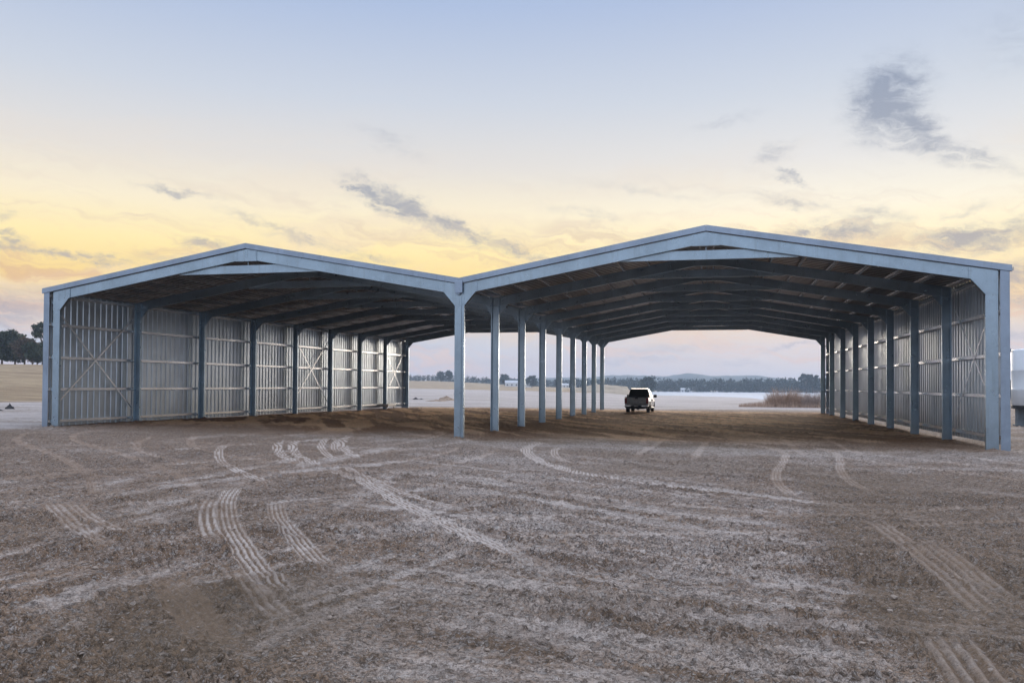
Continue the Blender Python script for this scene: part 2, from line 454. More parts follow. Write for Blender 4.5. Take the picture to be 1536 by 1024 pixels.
LINES = [  # long grader / scraper marks
 ([(640,700),(768,724),(900,742),(1080,764),(1250,790),(1400,818),(1536,840)], .5, .45),
 ([(893,703),(1068,722),(1218,742),(1368,765),(1560,800)], .25, .7),
 ([(1150,735),(1300,762),(1420,775),(1560,806)], .12, .6),
 ([(560,770),(768,808),(968,830),(1150,850),(1300,872),(1560,915)], .35, .5),
 ([(600,830),(768,868),(918,890),(1118,914),(1318,928),(1560,948)], .22, .8),
 ([(560,905),(768,942),(968,964),(1168,986),(1400,1020)], .25, .6),
 ([(500,860),(640,885),(768,900),(1000,925)], .4, .35),
 ([(560,640),(720,662),(960,688),(1300,718),(1560,742)], .5, .3),
 ([(0,840),(160,785),(320,735),(420,708),(520,682),(600,664)], .45, .65),
 ([(60,778),(190,742),(330,712),(470,684)], .35, .6),
 ([(0,770),(110,742),(260,702)], .5, .55),
 ([(130,905),(270,850),(430,790),(540,742),(600,700)], .32, .6),
 ([(0,700),(200,668),(420,645)], .6, .4),
 ([(160,900),(200,900),(270,905)], .16, .9),
 ([(400,870),(480,850),(600,845),(768,855),(960,880)], .3, .4),
 ([(0,905),(120,870),(250,835)], .3, .5),
 ([(360,960),(460,925),(520,935),(600,985)], .3, .3),
]
DARKS = [
 ([(0,935),(50,922),(150,885),(240,855),(320,830),(420,795),(500,764)], .45, .8),
 ([(0,880),(130,835),(260,790),(400,740),(560,700)], .55, .6),
 ([(0,745),(90,725),(260,690),(420,662)], .45, .7),
 ([(0,798),(180,755),(340,722)], .4, .5),
 ([(380,815),(405,800),(430,792)], .2, .9),
 ([(880,712),(1060,728),(1200,744),(1300,760)], .35, .7),
 ([(1218,750),(1246,800),(1262,850),(1300,900)], .5, .5),
 ([(960,720),(1100,740),(1230,770)], .4, .5),
]
rg = random.Random(21)
for k in range(70):        # grader passes sweeping up to the right on the left half
    v0 = rg.uniform(690, 1040); u0 = rg.uniform(-250, 260); ln = rg.uniform(220, 620); sl = -.36 * (v0 - 600) / 330 * rg.uniform(.75, 1.1)
    pts = [(u0 + ln * f, max(640, v0 + sl * ln * (f - .18 * f * f))) for f in (0, .33, .66, 1)]
    (LINES if k % 2 else DARKS).append((pts, rg.choice((.06, .09, .14, .22, .35)), rg.uniform(.35, .9)))
for k in range(96):        # passes falling to the right on the right half
    v0 = rg.uniform(672, 1010); u0 = rg.uniform(420, 1200); ln = rg.uniform(220, 800); sl = rg.uniform(.08, .16)
    pts = [(u0 + ln * f, v0 + sl * ln * (f + .1 * f * f)) for f in (0, .33, .66, 1)]
    (LINES if k % 2 else DARKS).append((pts, rg.choice((.05, .08, .12, .2, .35)), rg.uniform(.35, .9)))
WTRACKS = []               # long faint paired wheel tracks between the bays and the front of the yard, in metres
def arc_track(p0, p1, bow, gauge=1.7, am=.3):
    p0 = np.array(p0, float); p1 = np.array(p1, float); d = p1 - p0; n = np.array([-d[1], d[0]]) / np.hypot(*d)
    for sd in (-gauge / 2, gauge / 2):
        WTRACKS.append(([tuple(p0 + d * f + n * (sd + bow * math.sin(f * math.pi) + bow * .3 * math.sin(f * 6))) for f in np.linspace(0, 1, 9)], .12, rg.choice((3, 4)), am * rg.uniform(.8, 1.2), .010))
for args in [((-8,14),(-3,-22),5), ((-13,10),(0,-19),-6), ((-4,8),(-13,-16),4), ((-10,-3),(14,-17),-3.5), ((17,-3),(5,-21),5.5), ((10,24),(20,-19),-3.5), ((4,6),(12,-14),4.5), ((9,38),(8,-6),.5), ((5,40),(6,0),-.4), ((12.5,40),(13,-4),.6), ((-9,40),(-7,-4),.8), ((-5,41),(-12,0),-.7), ((2,-4),(-9,-20),3.5)]:
    arc_track(*args, am=rg.uniform(.12, .24))
def path_field(X, Y, pts, hw, world=False):
    """signed distance and mask from a smooth path through pixel points laid on the yard"""
    P = [ground_at(u, v) for u, v in pts] if not world else [Vector((x, y, 0)) for x, y in pts]
    Q = []
    for i in range(len(P) - 1):      # Catmull-Rom
        p0 = P[max(i - 1, 0)]; p1 = P[i]; p2 = P[i + 1]; p3 = P[min(i + 2, len(P) - 1)]
        for k in range(6):
            t = k / 6
            Q.append(.5 * ((2 * p1) + (p2 - p0) * t + (2 * p0 - 5 * p1 + 4 * p2 - p3) * t * t + (3 * p1 - p0 - 3 * p2 + p3) * t ** 3))
    Q.append(P[-1])
    Q = np.array([(q.x, q.y) for q in Q])
    lo = Q.min(0) - hw * 4 - .3; hi = Q.max(0) + hw * 4 + .3
    idx = np.nonzero((X > lo[0]) & (X < hi[0]) & (Y > lo[1]) & (Y < hi[1]))[0]
    x = X[idx]; y = Y[idx]; best = np.full(len(idx), 1e9); sg = np.zeros(len(idx)); al = np.zeros(len(idx))
    L = 0; tot = np.hypot(*np.diff(Q, axis=0).T).sum()
    for i in range(len(Q) - 1):
        a = Q[i]; d = Q[i + 1] - a; n = math.hypot(*d)
        if n < 1e-6: continue
        t = np.clip(((x - a[0]) * d[0] + (y - a[1]) * d[1]) / n ** 2, 0, 1)
        ex = x - a[0] - t * d[0]; ey = y - a[1] - t * d[1]; dd = np.hypot(ex, ey)
        m = dd < best
        best[m] = dd[m]; sg[m] = ((d[0] * ey - d[1] * ex) / n)[m]; al[m] = (L + t * n)[m]
        L += n
    e_ = min(1.5, tot * .3); fade = sstep(0, e_, al) * sstep(0, e_, tot - al)
    return idx, sg, best, al, fade

def build_ground():
    # one sheet: rings round the camera, fine where the yard is close, out to the far country
    px = np.arange(330.0, 26.0, -.62)                   # rings spaced evenly as seen from standing height
    r1 = 1611.0 / px
    r0 = np.array([.6, 1.5, 2.5, 3.4, 4.2]); r2 = [r1[-1]]
    while r2[-1] < 3350: r2.append(r2[-1] * 1.018)
    r = np.concatenate([r0[r0 < r1[0] - .2], r1, np.array(r2[1:])])
    a_f = np.arange(-.72, .72, .00155); a_b = np.linspace(.72, 2 * np.pi - .72, 90)
    az = np.concatenate([a_f, a_b[:-1]]) - YAW
    NR, NA = len(r), len(az)
    jit = 1 + (np.random.RandomState(3).rand(NR, NA) - .5) * .002
    X = (CAM.x + r[:, None] * jit * np.sin(az)[None, :]).ravel(); Y = (CAM.y + r[:, None] * jit * np.cos(az)[None, :]).ravel()
    R = np.repeat(r, NA)
    Z = terrain(X, Y)
    near = 1 - sstep(60, 110, R)
    # soft undulation, clods and crumbs
    und = fbm(X * .22, Y * .22, 3, 5) - .5
    ca, sa = math.cos(.12), math.sin(.12); Xr = X * ca - Y * sa; Yr = X * sa + Y * ca
    clod = fbm(X * 5.5, Y * 5.5, 4, 11, .65); crumb = vnoise(X * 19, Y * 19, 31); crumb2 = vnoise(X * 37, Y * 37, 77)
    loose = sstep(.42, .62, fbm(Xr * .35, Yr * .9, 4, 21))          # where the soil is churned
    Z += near * und * .07
    clods = near * ((clod - .5) * (.05 + .09 * loose) + (sstep(.5, .95, crumb) * .045 + sstep(.55, .95, crumb2) * .022) * (.45 + .55 * loose))
    flat = np.zeros_like(X); pit = np.zeros_like(X)
    pale = fbm(Xr * .16, Yr * .5, 5, 41) * .55 + fbm(X * 1.3, Y * 1.3, 4, 43, .6) * .45
    pale = .04 + .66 * sstep(.36, .76, pale)
    wet = sstep(.5, .68, fbm(X * .11 + 3, Y * .11, 4, 61)) * .6
    yard = near.copy()
    trk = np.zeros_like(X)
    for pts, hw, am in DARKS:
        i, sg, d, al, fd = path_field(X, Y, pts, hw)
        k = sstep(1.4, .2, d / hw) * fd * am * (.35 + .9 * sstep(.3, .7, vnoise(X[i] * 2.6, Y[i] * 2.6, 5))); pit[i] = np.maximum(pit[i], np.clip(k, 0, 1))
        pale[i] *= 1 - np.clip(k, 0, 1); Z[i] += k * (fbm(X[i] * 5, Y[i] * 5, 3, 9) - .35) * .08
    for pts, hw, am in LINES:
        i, sg, d, al, fd = path_field(X, Y, pts, hw)
        rib = .55 + .45 * np.cos(sg / hw * 9 + 2 * vnoise(al * .5, sg * 0, 3))
        k = sstep(1.2, .3, d / hw) * fd * am * (.3 + .9 * vnoise(X[i] * 1.6, Y[i] * 1.6, 15)) * (.6 + .4 * rib); flat[i] = np.maximum(flat[i], np.clip(k, 0, 1) * .6)
        pale[i] = np.maximum(pale[i], np.clip(k * 1.5, 0, 1)); Z[i] += k * .012 * (rib - .4) - .006 * k
        edge = np.exp(-((sg / hw - 1.15) / .22) ** 2) * fd * am; Z[i] += edge * .02 * vnoise(al * 3, sg, 4); pale[i] *= 1 - .9 * np.clip(edge * 1.4, 0, 1) * vnoise(al * 2, sg, 8)
    for (pts, hw, rb, am, dep), wd in [(q, False) for q in TRACKS] + [(q, True) for q in WTRACKS]:
        i, sg, d, al, fd = path_field(X, Y, pts, hw * 1.3, wd)
        inside = sstep(1.15, .95, d / hw) * fd
        rib = .5 + .5 * np.cos(sg / hw * math.pi * rb)
        lug = .9 + .1 * np.sin(al * 2 * math.pi / .16)
        wear = (.45 + .65 * vnoise(al * .6, al * 0 + rb + am * 50, 6)) * (.55 + .75 * vnoise(X[i] * 7, Y[i] * 7, 66))
        k = inside * wear; flat[i] = np.maximum(flat[i], inside * .7)
        if am > 0:
            val = np.clip(k * am * (.12 + .95 * sstep(.35, .6, rib)) * lug * 1.15, 0, 1)
            w_ = inside * .6 * min(1, am * 1.6); pale[i] = pale[i] * (1 - w_) + val * inside; trk[i] = np.maximum(trk[i], val * sstep(.3, .6, rib))
            pit[i] = np.maximum(pit[i], inside * (1 - rib) * .45 * min(1, am * 2))
        else:
            pale[i] *= 1 - k * .7; wet[i] = np.maximum(wet[i], .9 * k * (-am) * (.4 + .6 * rib) * 1.6)
        sh = np.exp(-((d / hw - 1.3) / .2) ** 2) * fd
        Z[i] += -dep * inside + rib * inside * .02 + sh * .02
    # darker brown soil right of a scraped edge, and an olive damp spot low left
    EP = np.array([[p.x, p.y] for p in (ground_at(u, v) for u, v in ((1180,700),(1218,760),(1248,830),(1273,870),(1308,920),(1343,960),(1400,1040)))])
    o = np.argsort(EP[:, 1]); ex = np.interp(Y, EP[o, 1], EP[o, 0]) + (fbm(X * 1.5, Y * 1.5, 3, 71) - .5) * .8
    brown = sstep(-.12, .25, X - ex) * sstep(EP[o, 1][-1] + 1.5, EP[o, 1][-1] - 4, Y) * sstep(EP[:, 0].max() + 7, EP[:, 0].max() + 1, X) * near
    pale *= 1 - .6 * brown
    r_, u_ = polar(X, Y)
    pale += near * (.22 * sstep(-6, -3, Y) * sstep(-.2, -1.5, Y) + .16 * sstep(450, 750, u_) * sstep(1350, 1000, u_) - .2 * sstep(600, 250, u_))
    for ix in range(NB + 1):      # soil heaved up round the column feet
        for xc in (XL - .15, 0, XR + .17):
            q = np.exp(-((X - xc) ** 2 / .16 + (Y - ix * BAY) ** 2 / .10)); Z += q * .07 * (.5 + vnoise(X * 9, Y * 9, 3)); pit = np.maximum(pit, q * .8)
    dp = ground_at(305, 930); olive = np.exp(-(((X - dp.x) / 1.1) ** 2 + ((Y - dp.y) / 1.6) ** 2)) * (.4 + .9 * fbm(X * 1.2, Y * 1.2, 3, 81))
    wet = np.clip(wet * .6 + .5 * brown + olive, 0, 1)
    # sheltered dry earth, never frosted; its orange also paints in warm sunlight
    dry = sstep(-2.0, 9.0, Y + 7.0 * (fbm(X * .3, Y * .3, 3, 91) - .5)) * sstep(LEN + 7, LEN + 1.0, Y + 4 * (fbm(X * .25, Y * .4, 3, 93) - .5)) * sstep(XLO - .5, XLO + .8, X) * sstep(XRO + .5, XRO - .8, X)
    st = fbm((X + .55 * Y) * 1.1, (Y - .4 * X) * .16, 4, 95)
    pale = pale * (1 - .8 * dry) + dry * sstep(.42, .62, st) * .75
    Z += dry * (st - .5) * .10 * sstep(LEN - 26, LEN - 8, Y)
    Z += clods * (1 - flat)
    # country: pale frosted pan, then tan grass fields
    r_, u_ = polar(X, Y)
    pan0 = np.interp(u_, [-2500, -50, 66, 400, 600, 900, 1230, 1520, 1900], [50, 40, 44, 70, 84, 86, 88, 110, 110])
    pan1 = np.interp(u_, [-2500, -300, 66, 300, 480, 615, 880, 940, 1000, 1250, 1300, 1520, 1900], [90, 92, 94, 150, 420, 560, 280, 330, 1500, 1500, 150, 120, 120])
    wob = (fbm(X * .05, Y * .05, 4, 101) - .5)
    pan = sstep(.93, 1.07, R / (pan0 * (1 + .25 * wob))) * (1 - sstep(.96, 1.04, R / (pan1 * (1 + .12 * wob))))
    field = sstep(.96, 1.04, R / (pan1 * (1 + .12 * wob)))
    Z += field * (fbm(X * .03, Y * .08, 3, 111) - .5) * np.minimum(R / 300, 2) * .8
    V = np.stack([X, Y, Z], 1)
    V = np.concatenate([V, [[CAM.x, CAM.y, 0]]])
    idx = np.arange(NR * NA).reshape(NR, NA)
    q = np.stack([idx[:-1], np.roll(idx[:-1], -1, 1), np.roll(idx[1:], -1, 1), idx[1:]], -1)[..., ::-1].reshape(-1, 4)
    tri = np.stack([idx[0], np.roll(idx[0], -1), np.full(NA, NR * NA)], 1)
    me = bpy.data.meshes.new('ground')
    nq, nt = len(q), len(tri)
    me.vertices.add(len(V)); me.vertices.foreach_set('co', V.ravel())
    me.loops.add(nq * 4 + nt * 3); me.loops.foreach_set('vertex_index', np.concatenate([q.ravel(), tri.ravel()]))
    me.polygons.add(nq + nt)
    me.polygons.foreach_set('loop_start', np.concatenate([np.arange(nq) * 4, nq * 4 + np.arange(nt) * 3]))
    me.update(calc_edges=True); me.validate()
    bm = None
    me.polygons.foreach_set('use_smooth', np.ones(nq + nt, bool))
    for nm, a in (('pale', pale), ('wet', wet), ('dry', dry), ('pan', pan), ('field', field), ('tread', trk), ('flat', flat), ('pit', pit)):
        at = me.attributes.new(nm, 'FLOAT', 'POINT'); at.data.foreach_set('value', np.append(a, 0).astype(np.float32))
    o = bpy.data.objects.new('ground', me); COL.objects.link(o)
    o['kind'] = 'structure'
    return o

def ground_material():
    m = bpy.data.materials.new('graded yard earth and frosted paddock'); m.use_nodes = True; t = NT(m.node_tree)
    p = m.node_tree.nodes['Principled BSDF']
    A = {}
    for nm in ('pale', 'wet', 'dry', 'pan', 'field', 'tread', 'flat', 'pit'):
        a = t.node('ShaderNodeAttribute'); a.attribute_name = nm; A[nm] = a.outputs['Fac']
    pos = t.node('ShaderNodeNewGeometry').outputs['Position']
    n1 = t.noise(pos, 9, 6, .7); n2 = t.noise(pos, 38, 4, .75); n3 = t.noise(pos, 1.7, 5, .6); n4 = t.noise(t.scaled(pos, (.35, 1.6, 1)), .28, 6, .6)
    n5 = t.noise(pos, 15, 7, .8); loose = t.m('SUBTRACT', 1.0, t.m('MULTIPLY', A['flat'], .8))
    pl = t.m('ADD', A['pale'], t.m('MULTIPLY', t.m('SUBTRACT', n1, .5), 1.5)); pl = t.ss(pl, 0.05, .95)
    dark = t.mix(n3, (.27, .165, .100), (.365, .248, .168))
    light = t.mix(n3, (.58, .47, .40), (.73, .61, .535))
    c = t.mix(pl, dark, light)
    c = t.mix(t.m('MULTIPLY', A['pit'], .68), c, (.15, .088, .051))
    wp = t.node('ShaderNodeVectorMath', operation='MULTIPLY_ADD'); wv = t.node('ShaderNodeTexNoise'); t.put(wv.inputs['Vector'], pos); wv.inputs['Scale'].default_value = 14; wv.inputs['Detail'].default_value = 3
    t.put(wp.inputs[0], wv.outputs['Color']); wp.inputs[1].default_value = (.09, .09, .09); t.put(wp.inputs[2], pos)
    grav = []
    for sc_, thr in ((13, .66), (30, .48), (66, .3)):       # crumbs of three sizes, each with a tone of its own and shade painted dark in the gap round it
        v_ = t.node('ShaderNodeTexVoronoi'); t.put(v_.inputs['Vector'], wp.outputs[0]); v_.inputs['Scale'].default_value = sc_
        e_ = t.node('ShaderNodeTexVoronoi', feature='DISTANCE_TO_EDGE'); t.put(e_.inputs['Vector'], wp.outputs[0]); e_.inputs['Scale'].default_value = sc_
        sp_ = t.node('ShaderNodeSeparateColor'); t.put(sp_.inputs[0], v_.outputs['Color'])
        amt = t.m('MULTIPLY', t.ss(sp_.outputs[0], thr, thr + .2), loose)
        dk = t.m('MULTIPLY', t.m('MULTIPLY', t.ss(sp_.outputs[1], .60, .80), .62), amt)
        lt = t.m('MULTIPLY', t.m('MULTIPLY', t.ss(sp_.outputs[2], .62, .9), .5), amt)
        c = t.mix(dk, c, (.070, .047, .034)); c = t.mix(lt, c, (.72, .64, .58))
        c = t.mix(t.m('MULTIPLY', t.m('MULTIPLY', t.ss(e_.outputs[0], .12, .02), amt), .5), c, (.06, .042, .032))
        grav.append(t.m('MULTIPLY', t.m('MULTIPLY', t.ss(e_.outputs[0], 0, .22), amt), 6.0 / sc_))
    c = t.mix(t.m('MULTIPLY', t.m('MULTIPLY', t.ss(n5, .535, .60), .8), loose), c, (.080, .055, .041))  # self-shading of small pits painted in as dark flecks
    c = t.mix(t.m('MULTIPLY', t.m('MULTIPLY', t.ss(n5, .43, .35), .6), loose), c, (.68, .60, .545))
    c = t.mix(t.m('MULTIPLY', A['wet'], .62), c, t.mix(n1, (.10, .068, .040), (.20, .145, .095)))
    dry_sun_c = t.mix(pl, (.27, .130, .056), (.84, .52, .29))  # earth orange pushed up to stand for warm sun on the floor
    c = t.mix(t.m('MULTIPLY', A['tread'], .6), c, (.70, .60, .53))
    c = t.mix(A['dry'], c, dry_sun_c)
    panc = t.mix(t.ss(n4, .3, .7), (.36, .315, .295), (.54, .48, .455)); panc = t.mix(t.ss(t.noise(t.scaled(pos, (.3, 1.5, 1)), .10, 7, .68), .50, .62, 0, .8), panc, (.30, .245, .20))
    c = t.mix(A['pan'], c, panc)
    fc = t.mix(t.ss(n4, .35, .65), (.26, .18, .11), (.41, .305, .19)); fc = t.mix(t.ss(t.noise(pos, .6, 4), .55, .75, 0, .7), fc, (.20, .165, .11))
    c = t.mix(A['field'], c, fc)
    t.put(p.inputs['Base Color'], c)
    p.inputs['Roughness'].default_value = .92; p.inputs['Specular IOR Level'].default_value = .25
    b = t.node('ShaderNodeBump'); b.inputs['Strength'].default_value = 1.0; b.inputs['Distance'].default_value = .07
    h = t.m('ADD', t.m('ADD', t.m('MULTIPLY', n1, .6), t.m('MULTIPLY', n2, .35)), t.m('ADD', grav[0], t.m('ADD', grav[1], grav[2])))
    t.put(b.inputs['Height'], h); t.put(p.inputs['Normal'], b.outputs[0])
    return m
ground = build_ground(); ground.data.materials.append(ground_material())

# loose stones and hard clods on the yard
def scatter_stones():
    rs = np.random.RandomState(5); vs = []; fs = []
    ico = bmesh.new(); bmesh.ops.create_icosphere(ico, subdivisions=1, radius=1)
    bv = np.array([v.co[:] for v in ico.verts]); bf = np.array([[v.index for v in f.verts] for f in ico.faces]); ico.free()
    n = 2600
    rr = 5.2 * (30 / 5.2) ** (rs.rand(n) ** .9); aa = (rs.rand(n) - .5) * 1.5 - YAW
    x = CAM.x + rr * np.sin(aa); y = CAM.y + rr * np.cos(aa); z = terrain(x, y)
    dens = fbm(x * .35, y * .9, 3, 21)
    V = []; Fc = []; o = 0
    for i in range(n):
        if rs.rand() > .35 + dens[i] or y[i] > -.6: continue
        s = .006 + .013 * rs.rand() ** 3 + (.014 * rs.rand() if rs.rand() < .03 else 0)
        sc = s * np.array([1 + rs.rand(), 1 + rs.rand(), .6 + .5 * rs.rand()]); an = rs.rand() * 6.28
        v = bv * (1 + (rs.rand(len(bv), 1) - .5) * .5) * sc
        c_, s_ = math.cos(an), math.sin(an)
        v = np.stack([v[:, 0] * c_ - v[:, 1] * s_ + x[i], v[:, 0] * s_ + v[:, 1] * c_ + y[i], v[:, 2] + z[i] + .012], 1)
        V.append(v); Fc.append(bf + o); o += len(bv)
    V = np.concatenate(V); Fc = np.concatenate(Fc)
    me = bpy.data.meshes.new('loose_stones'); me.from_pydata(V.tolist(), [], Fc.tolist())
    me.materials.append(material('yard stone and clod', (.26, .205, .165), .9, 0, .5, 3.0))
    ob = bpy.data.objects.new('loose_stones', me); COL.objects.link(ob)
    tag(ob, 'loose stones and small clods strewn over the bare dirt yard', 'stones', None, 'stuff')
scatter_stones()

# water beyond the pan on the right
def water_sheet():
    pts = []
    edge = [(985,330),(1040,300),(1105,330),(1160,300),(1240,310),(1300,420),(1330,700),(1300,1050),(1150,1150),(1020,1050),(960,800),(965,500)]
    N = 8; ring = []
    for i in range(len(edge)):
        (u0, r0), (u1, r1) = edge[i], edge[(i + 1) % len(edge)]
        for k in range(N):
            t = k / N; ring.append(far_at(u0 + (u1 - u0) * t, (r0 + (r1 - r0) * t) * (1 + .06 * math.sin(i * 7 + k * 2.1)), -2.35))
    mb = MB(); mb.v = [tuple(p) for p in ring]; mb.f = [tuple(range(len(ring)))]
    m = material('still water', (.34, .38, .44), .75, 0, .25, .02, 0, .4, .02, spec=.08, stretch=(.4, 2.5, 1))
    o = mb.build('water', m); o['kind'] = 'structure'
water_sheet()

# ------------------------------------------------------------------ far hills
def ridge(name, keys, r, depth, mat, seed):
    us = np.linspace(keys[0][0], keys[-1][0], 220)
    vs = np.interp(us, [k[0] for k in keys], [k[1] for k in keys])
    vs = vs - (fbm(us * .035, us * 0, 4, seed) - .5) * 3.2 - (fbm(us * .2, us * 0, 3, seed + 4) - .5) * 1.2
    mb = MB(); rows = 9
    for j in range(rows):
        f = j / (rows - 1)
        for u, v in zip(us, vs):
            d = ray(u, v); el = d.z / math.hypot(d.x, d.y); zt = CAM.z + el * r
            hgt = zt * math.sin(min(1, f * 2) * math.pi / 2) if f <= .5 else zt * math.cos((f - .5) * math.pi * .9)
            rr = r - depth * (1 - f * 2) * 1.0
            n = float(fbm(np.array([u * .06 + j * 3.1]), np.array([j * 1.7]), 3, seed + 9)[0] - .5) * zt * .22 * (1 if 0 < j < rows - 1 and j != 4 else 0)
            p = far_at(u, rr); mb.v.append((p.x, p.y, hgt + n - 4 * (1 - min(1, f * 4)) ))
    n = len(us)
    for j in range(rows - 1):
        for i in range(n - 1): mb.f.append((j*n + i, j*n + i + 1, (j+1)*n + i + 1, (j+1)*n + i))
    o = mb.build(name, mat, smooth=True); o['kind'] = 'structure'; return o
HILL = material('wooded hill country', (.050, .068, .062), .95, 0, .5, .02, spec=.1)
ridge('hills', [(350,569),(480,566),(600,569),(700,571),(770,568),(830,566),(880,567),(915,562),(945,563),(975,564),(1000,565),(1030,560),(1055,561.5),(1075,564),(1100,563),(1122,561.5),(1150,565),(1190,571),(1240,570),(1330,573),(1420,571),(1500,574),(1560,570),(1700,574)], 2600, 420, HILL, 3)

# ------------------------------------------------------------------ trees
BARK = material('grey brown bark', (.10, .08, .065), .9, 0, .3, 6, .4)
def leaf_mat(name, a, b):
    m = bpy.data.materials.new(name); m.use_nodes = True; t = NT(m.node_tree); p = m.node_tree.nodes['Principled BSDF']
    oi = t.node('ShaderNodeObjectInfo').outputs['Random']
    pos = t.node('ShaderNodeTexCoord').outputs['Object']
    n = t.noise(pos, .9, 4, .7)
    c = t.mix(t.ss(n, .35, .65), a, b); c = t.mix(t.m('MULTIPLY', oi, .35), c, tuple(x * .6 for x in a))
    t.put(p.inputs['Base Color'], c); p.inputs['Roughness'].default_value = .75; p.inputs['Specular IOR Level'].default_value = .2
    return m
LEAF = leaf_mat('dark gum foliage', (.030, .042, .026), (.065, .075, .045))
LEAF2 = leaf_mat('rusty foliage', (.075, .055, .040), (.13, .095, .065))
WOODLEAF = leaf_mat('far woodland foliage', (.028, .046, .044), (.058, .080, .066))

def crown_mesh(rs, lobes, nleaf, size):
    """leaf clumps through a set of ellipsoid lobes, denser towards each lobe's skin"""
    w = np.array([l[3] * l[4] * l[5] for l in lobes]) ** .75; w /= w.sum()
    V = []; Fq = []
    for i in range(nleaf):
        l = lobes[rs.choice(len(lobes), p=w)]
        d = rs.normal(size=3); d /= np.linalg.norm(d)
        rad = rs.rand() ** .38
        c = np.array(l[:3]) + d * rad * np.array(l[3:6]) * (1 + .14 * rs.normal())
        a = rs.normal(size=3); a /= np.linalg.norm(a); b = np.cross(a, rs.normal(size=3)); b /= np.linalg.norm(b)
        s = size * (.6 + .8 * rs.rand())
        o = len(V)
        V += [tuple(c - a * s), tuple(c + b * s * .5 + a * s * .1), tuple(c + a * s), tuple(c - b * s * .55)]
        Fq.append((o, o + 1, o + 2, o + 3))
    mb = MB(); mb.v = V; mb.f = Fq
    return mb
def make_tree(name, label, cat, loc, h, shape, leaf, nleaf, size, seed, group=None):
    rs = np.random.RandomState(seed)
    root = empty(name, loc); tag(root, label, cat, group)
    tr = MB(); lobes = []
    tw = h * .028
    base = h * shape['clear']
    lean = rs.normal(size=2) * h * .03
    top = np.array([lean[0], lean[1], h * .8])
    tr.tube([(0, 0, -.3), (lean[0] * .3, lean[1] * .3, base), tuple(np.array(top) * np.array([.7, .7, .8]))], [tw * 1.25, tw * .9, tw * .35], 7)
    n = shape['n']
    for k in range(n):
        a = k * 2.4 + rs.rand(); zz = base + (h * .93 - base) * ((k + .5) / n) ** .8
        prof = math.sin(min(1, ((zz - base * .6) / (h - base * .6))) * math.pi * .93) ** .7
        rr = shape['w'] * h * prof * (.45 + .4 * rs.rand())
        c = np.array([lean[0] + rr * math.cos(a), lean[1] + rr * math.sin(a), zz])
        s = h * shape['s'] * (.7 + .6 * rs.rand())
        lobes.append((*c, s * 1.25, s * 1.25, s * .75))
        f = max(.15, (zz - h * .28) / h); st = (lean[0] * f, lean[1] * f, max(base * .75, zz - h * .25))
        tr.tube([st, tuple((np.array(st) + c) / 2 + np.array([0, 0, h * .03])), tuple(c)], [tw * .5, tw * .3, tw * .1], 5)
    tr.build('trunk', BARK, root, smooth=True)
    crown_mesh(rs, lobes, nleaf, size).build('crown', leaf, root)
    return root
def on_land(u, r):
    p = far_at(u, r); p.z = tz(p.x, p.y) - .1; return p
BROAD = dict(clear=.17, n=22, w=.46, s=.15); GUM = dict(clear=.34, n=13, w=.34, s=.115); ROUND = dict(clear=.22, n=16, w=.42, s=.16); THIN = dict(clear=.3, n=15, w=.33, s=.075)
G = 'trees on the grassy rise left of the shed'
make_tree('broad_tree', 'large dark rounded tree at the left edge on the grassy rise', 'tree', on_land(2, 225), 8.0, BROAD, LEAF, 3800, .34, 1, G)
make_tree('broad_tree', 'dark spreading tree with a domed crown beside the large left-edge tree', 'tree', on_land(22, 232), 7.7, BROAD, LEAF, 2900, .34, 2, G)
make_tree('brown_tree', 'rusty brown sparse small tree between darker trees on the rise', 'tree', on_land(36, 218), 6.2, ROUND, LEAF2, 1500, .28, 3, G)
make_tree('small_tree', 'small dark lollipop tree with a clear trunk on the grassy rise', 'tree', on_land(48, 215), 5.0, ROUND, LEAF, 1900, .25, 4, G)
make_tree('gum_tree', 'tall open gum tree with tiered sparse clumps next to the shed corner', 'tree', on_land(64, 226), 10.6, THIN, LEAF, 2300, .28, 6, G)
make_tree('brown_tree', 'brownish low tree just behind the small lollipop tree', 'tree', on_land(55, 245), 6.0, ROUND, LEAF2, 1300, .28, 8, G)
G = 'single trees standing up out of the far tree line'
for k, (u, r, h, sh, lab) in enumerate([
    (662, 860, 10.5, ROUND, 'shorter left one of two rounded trees topping the far line beside the front centre column'),
    (673, 860, 11.5, ROUND, 'taller right one of two rounded trees topping the far line beside the front centre column'),
    (757, 800, 11, ROUND, 'round crowned tree above the far tree line beside the second centre column'),
    (798, 760, 11, BROAD, 'dark tree next to the pale far buildings between the centre columns'),
    (972, 640, 12.5, BROAD, 'biggest dark domed tree of the far line, just above the pickup cab'),
    (1210, 830, 19, THIN, 'tall thin gum topping the far wood near the right wall, left of a pair'),
    (1219, 835, 18.5, THIN, 'tall thin gum topping the far wood near the right wall, right of a pair'),
    (1517, 300, 6.2, BROAD, 'dark bushy tree seen between the right shed corner and the white tank')]):
    make_tree('far_tree', lab, 'tree', on_land(u, r), h, sh, WOODLEAF, 1300, h * .055, 30 + k, G)

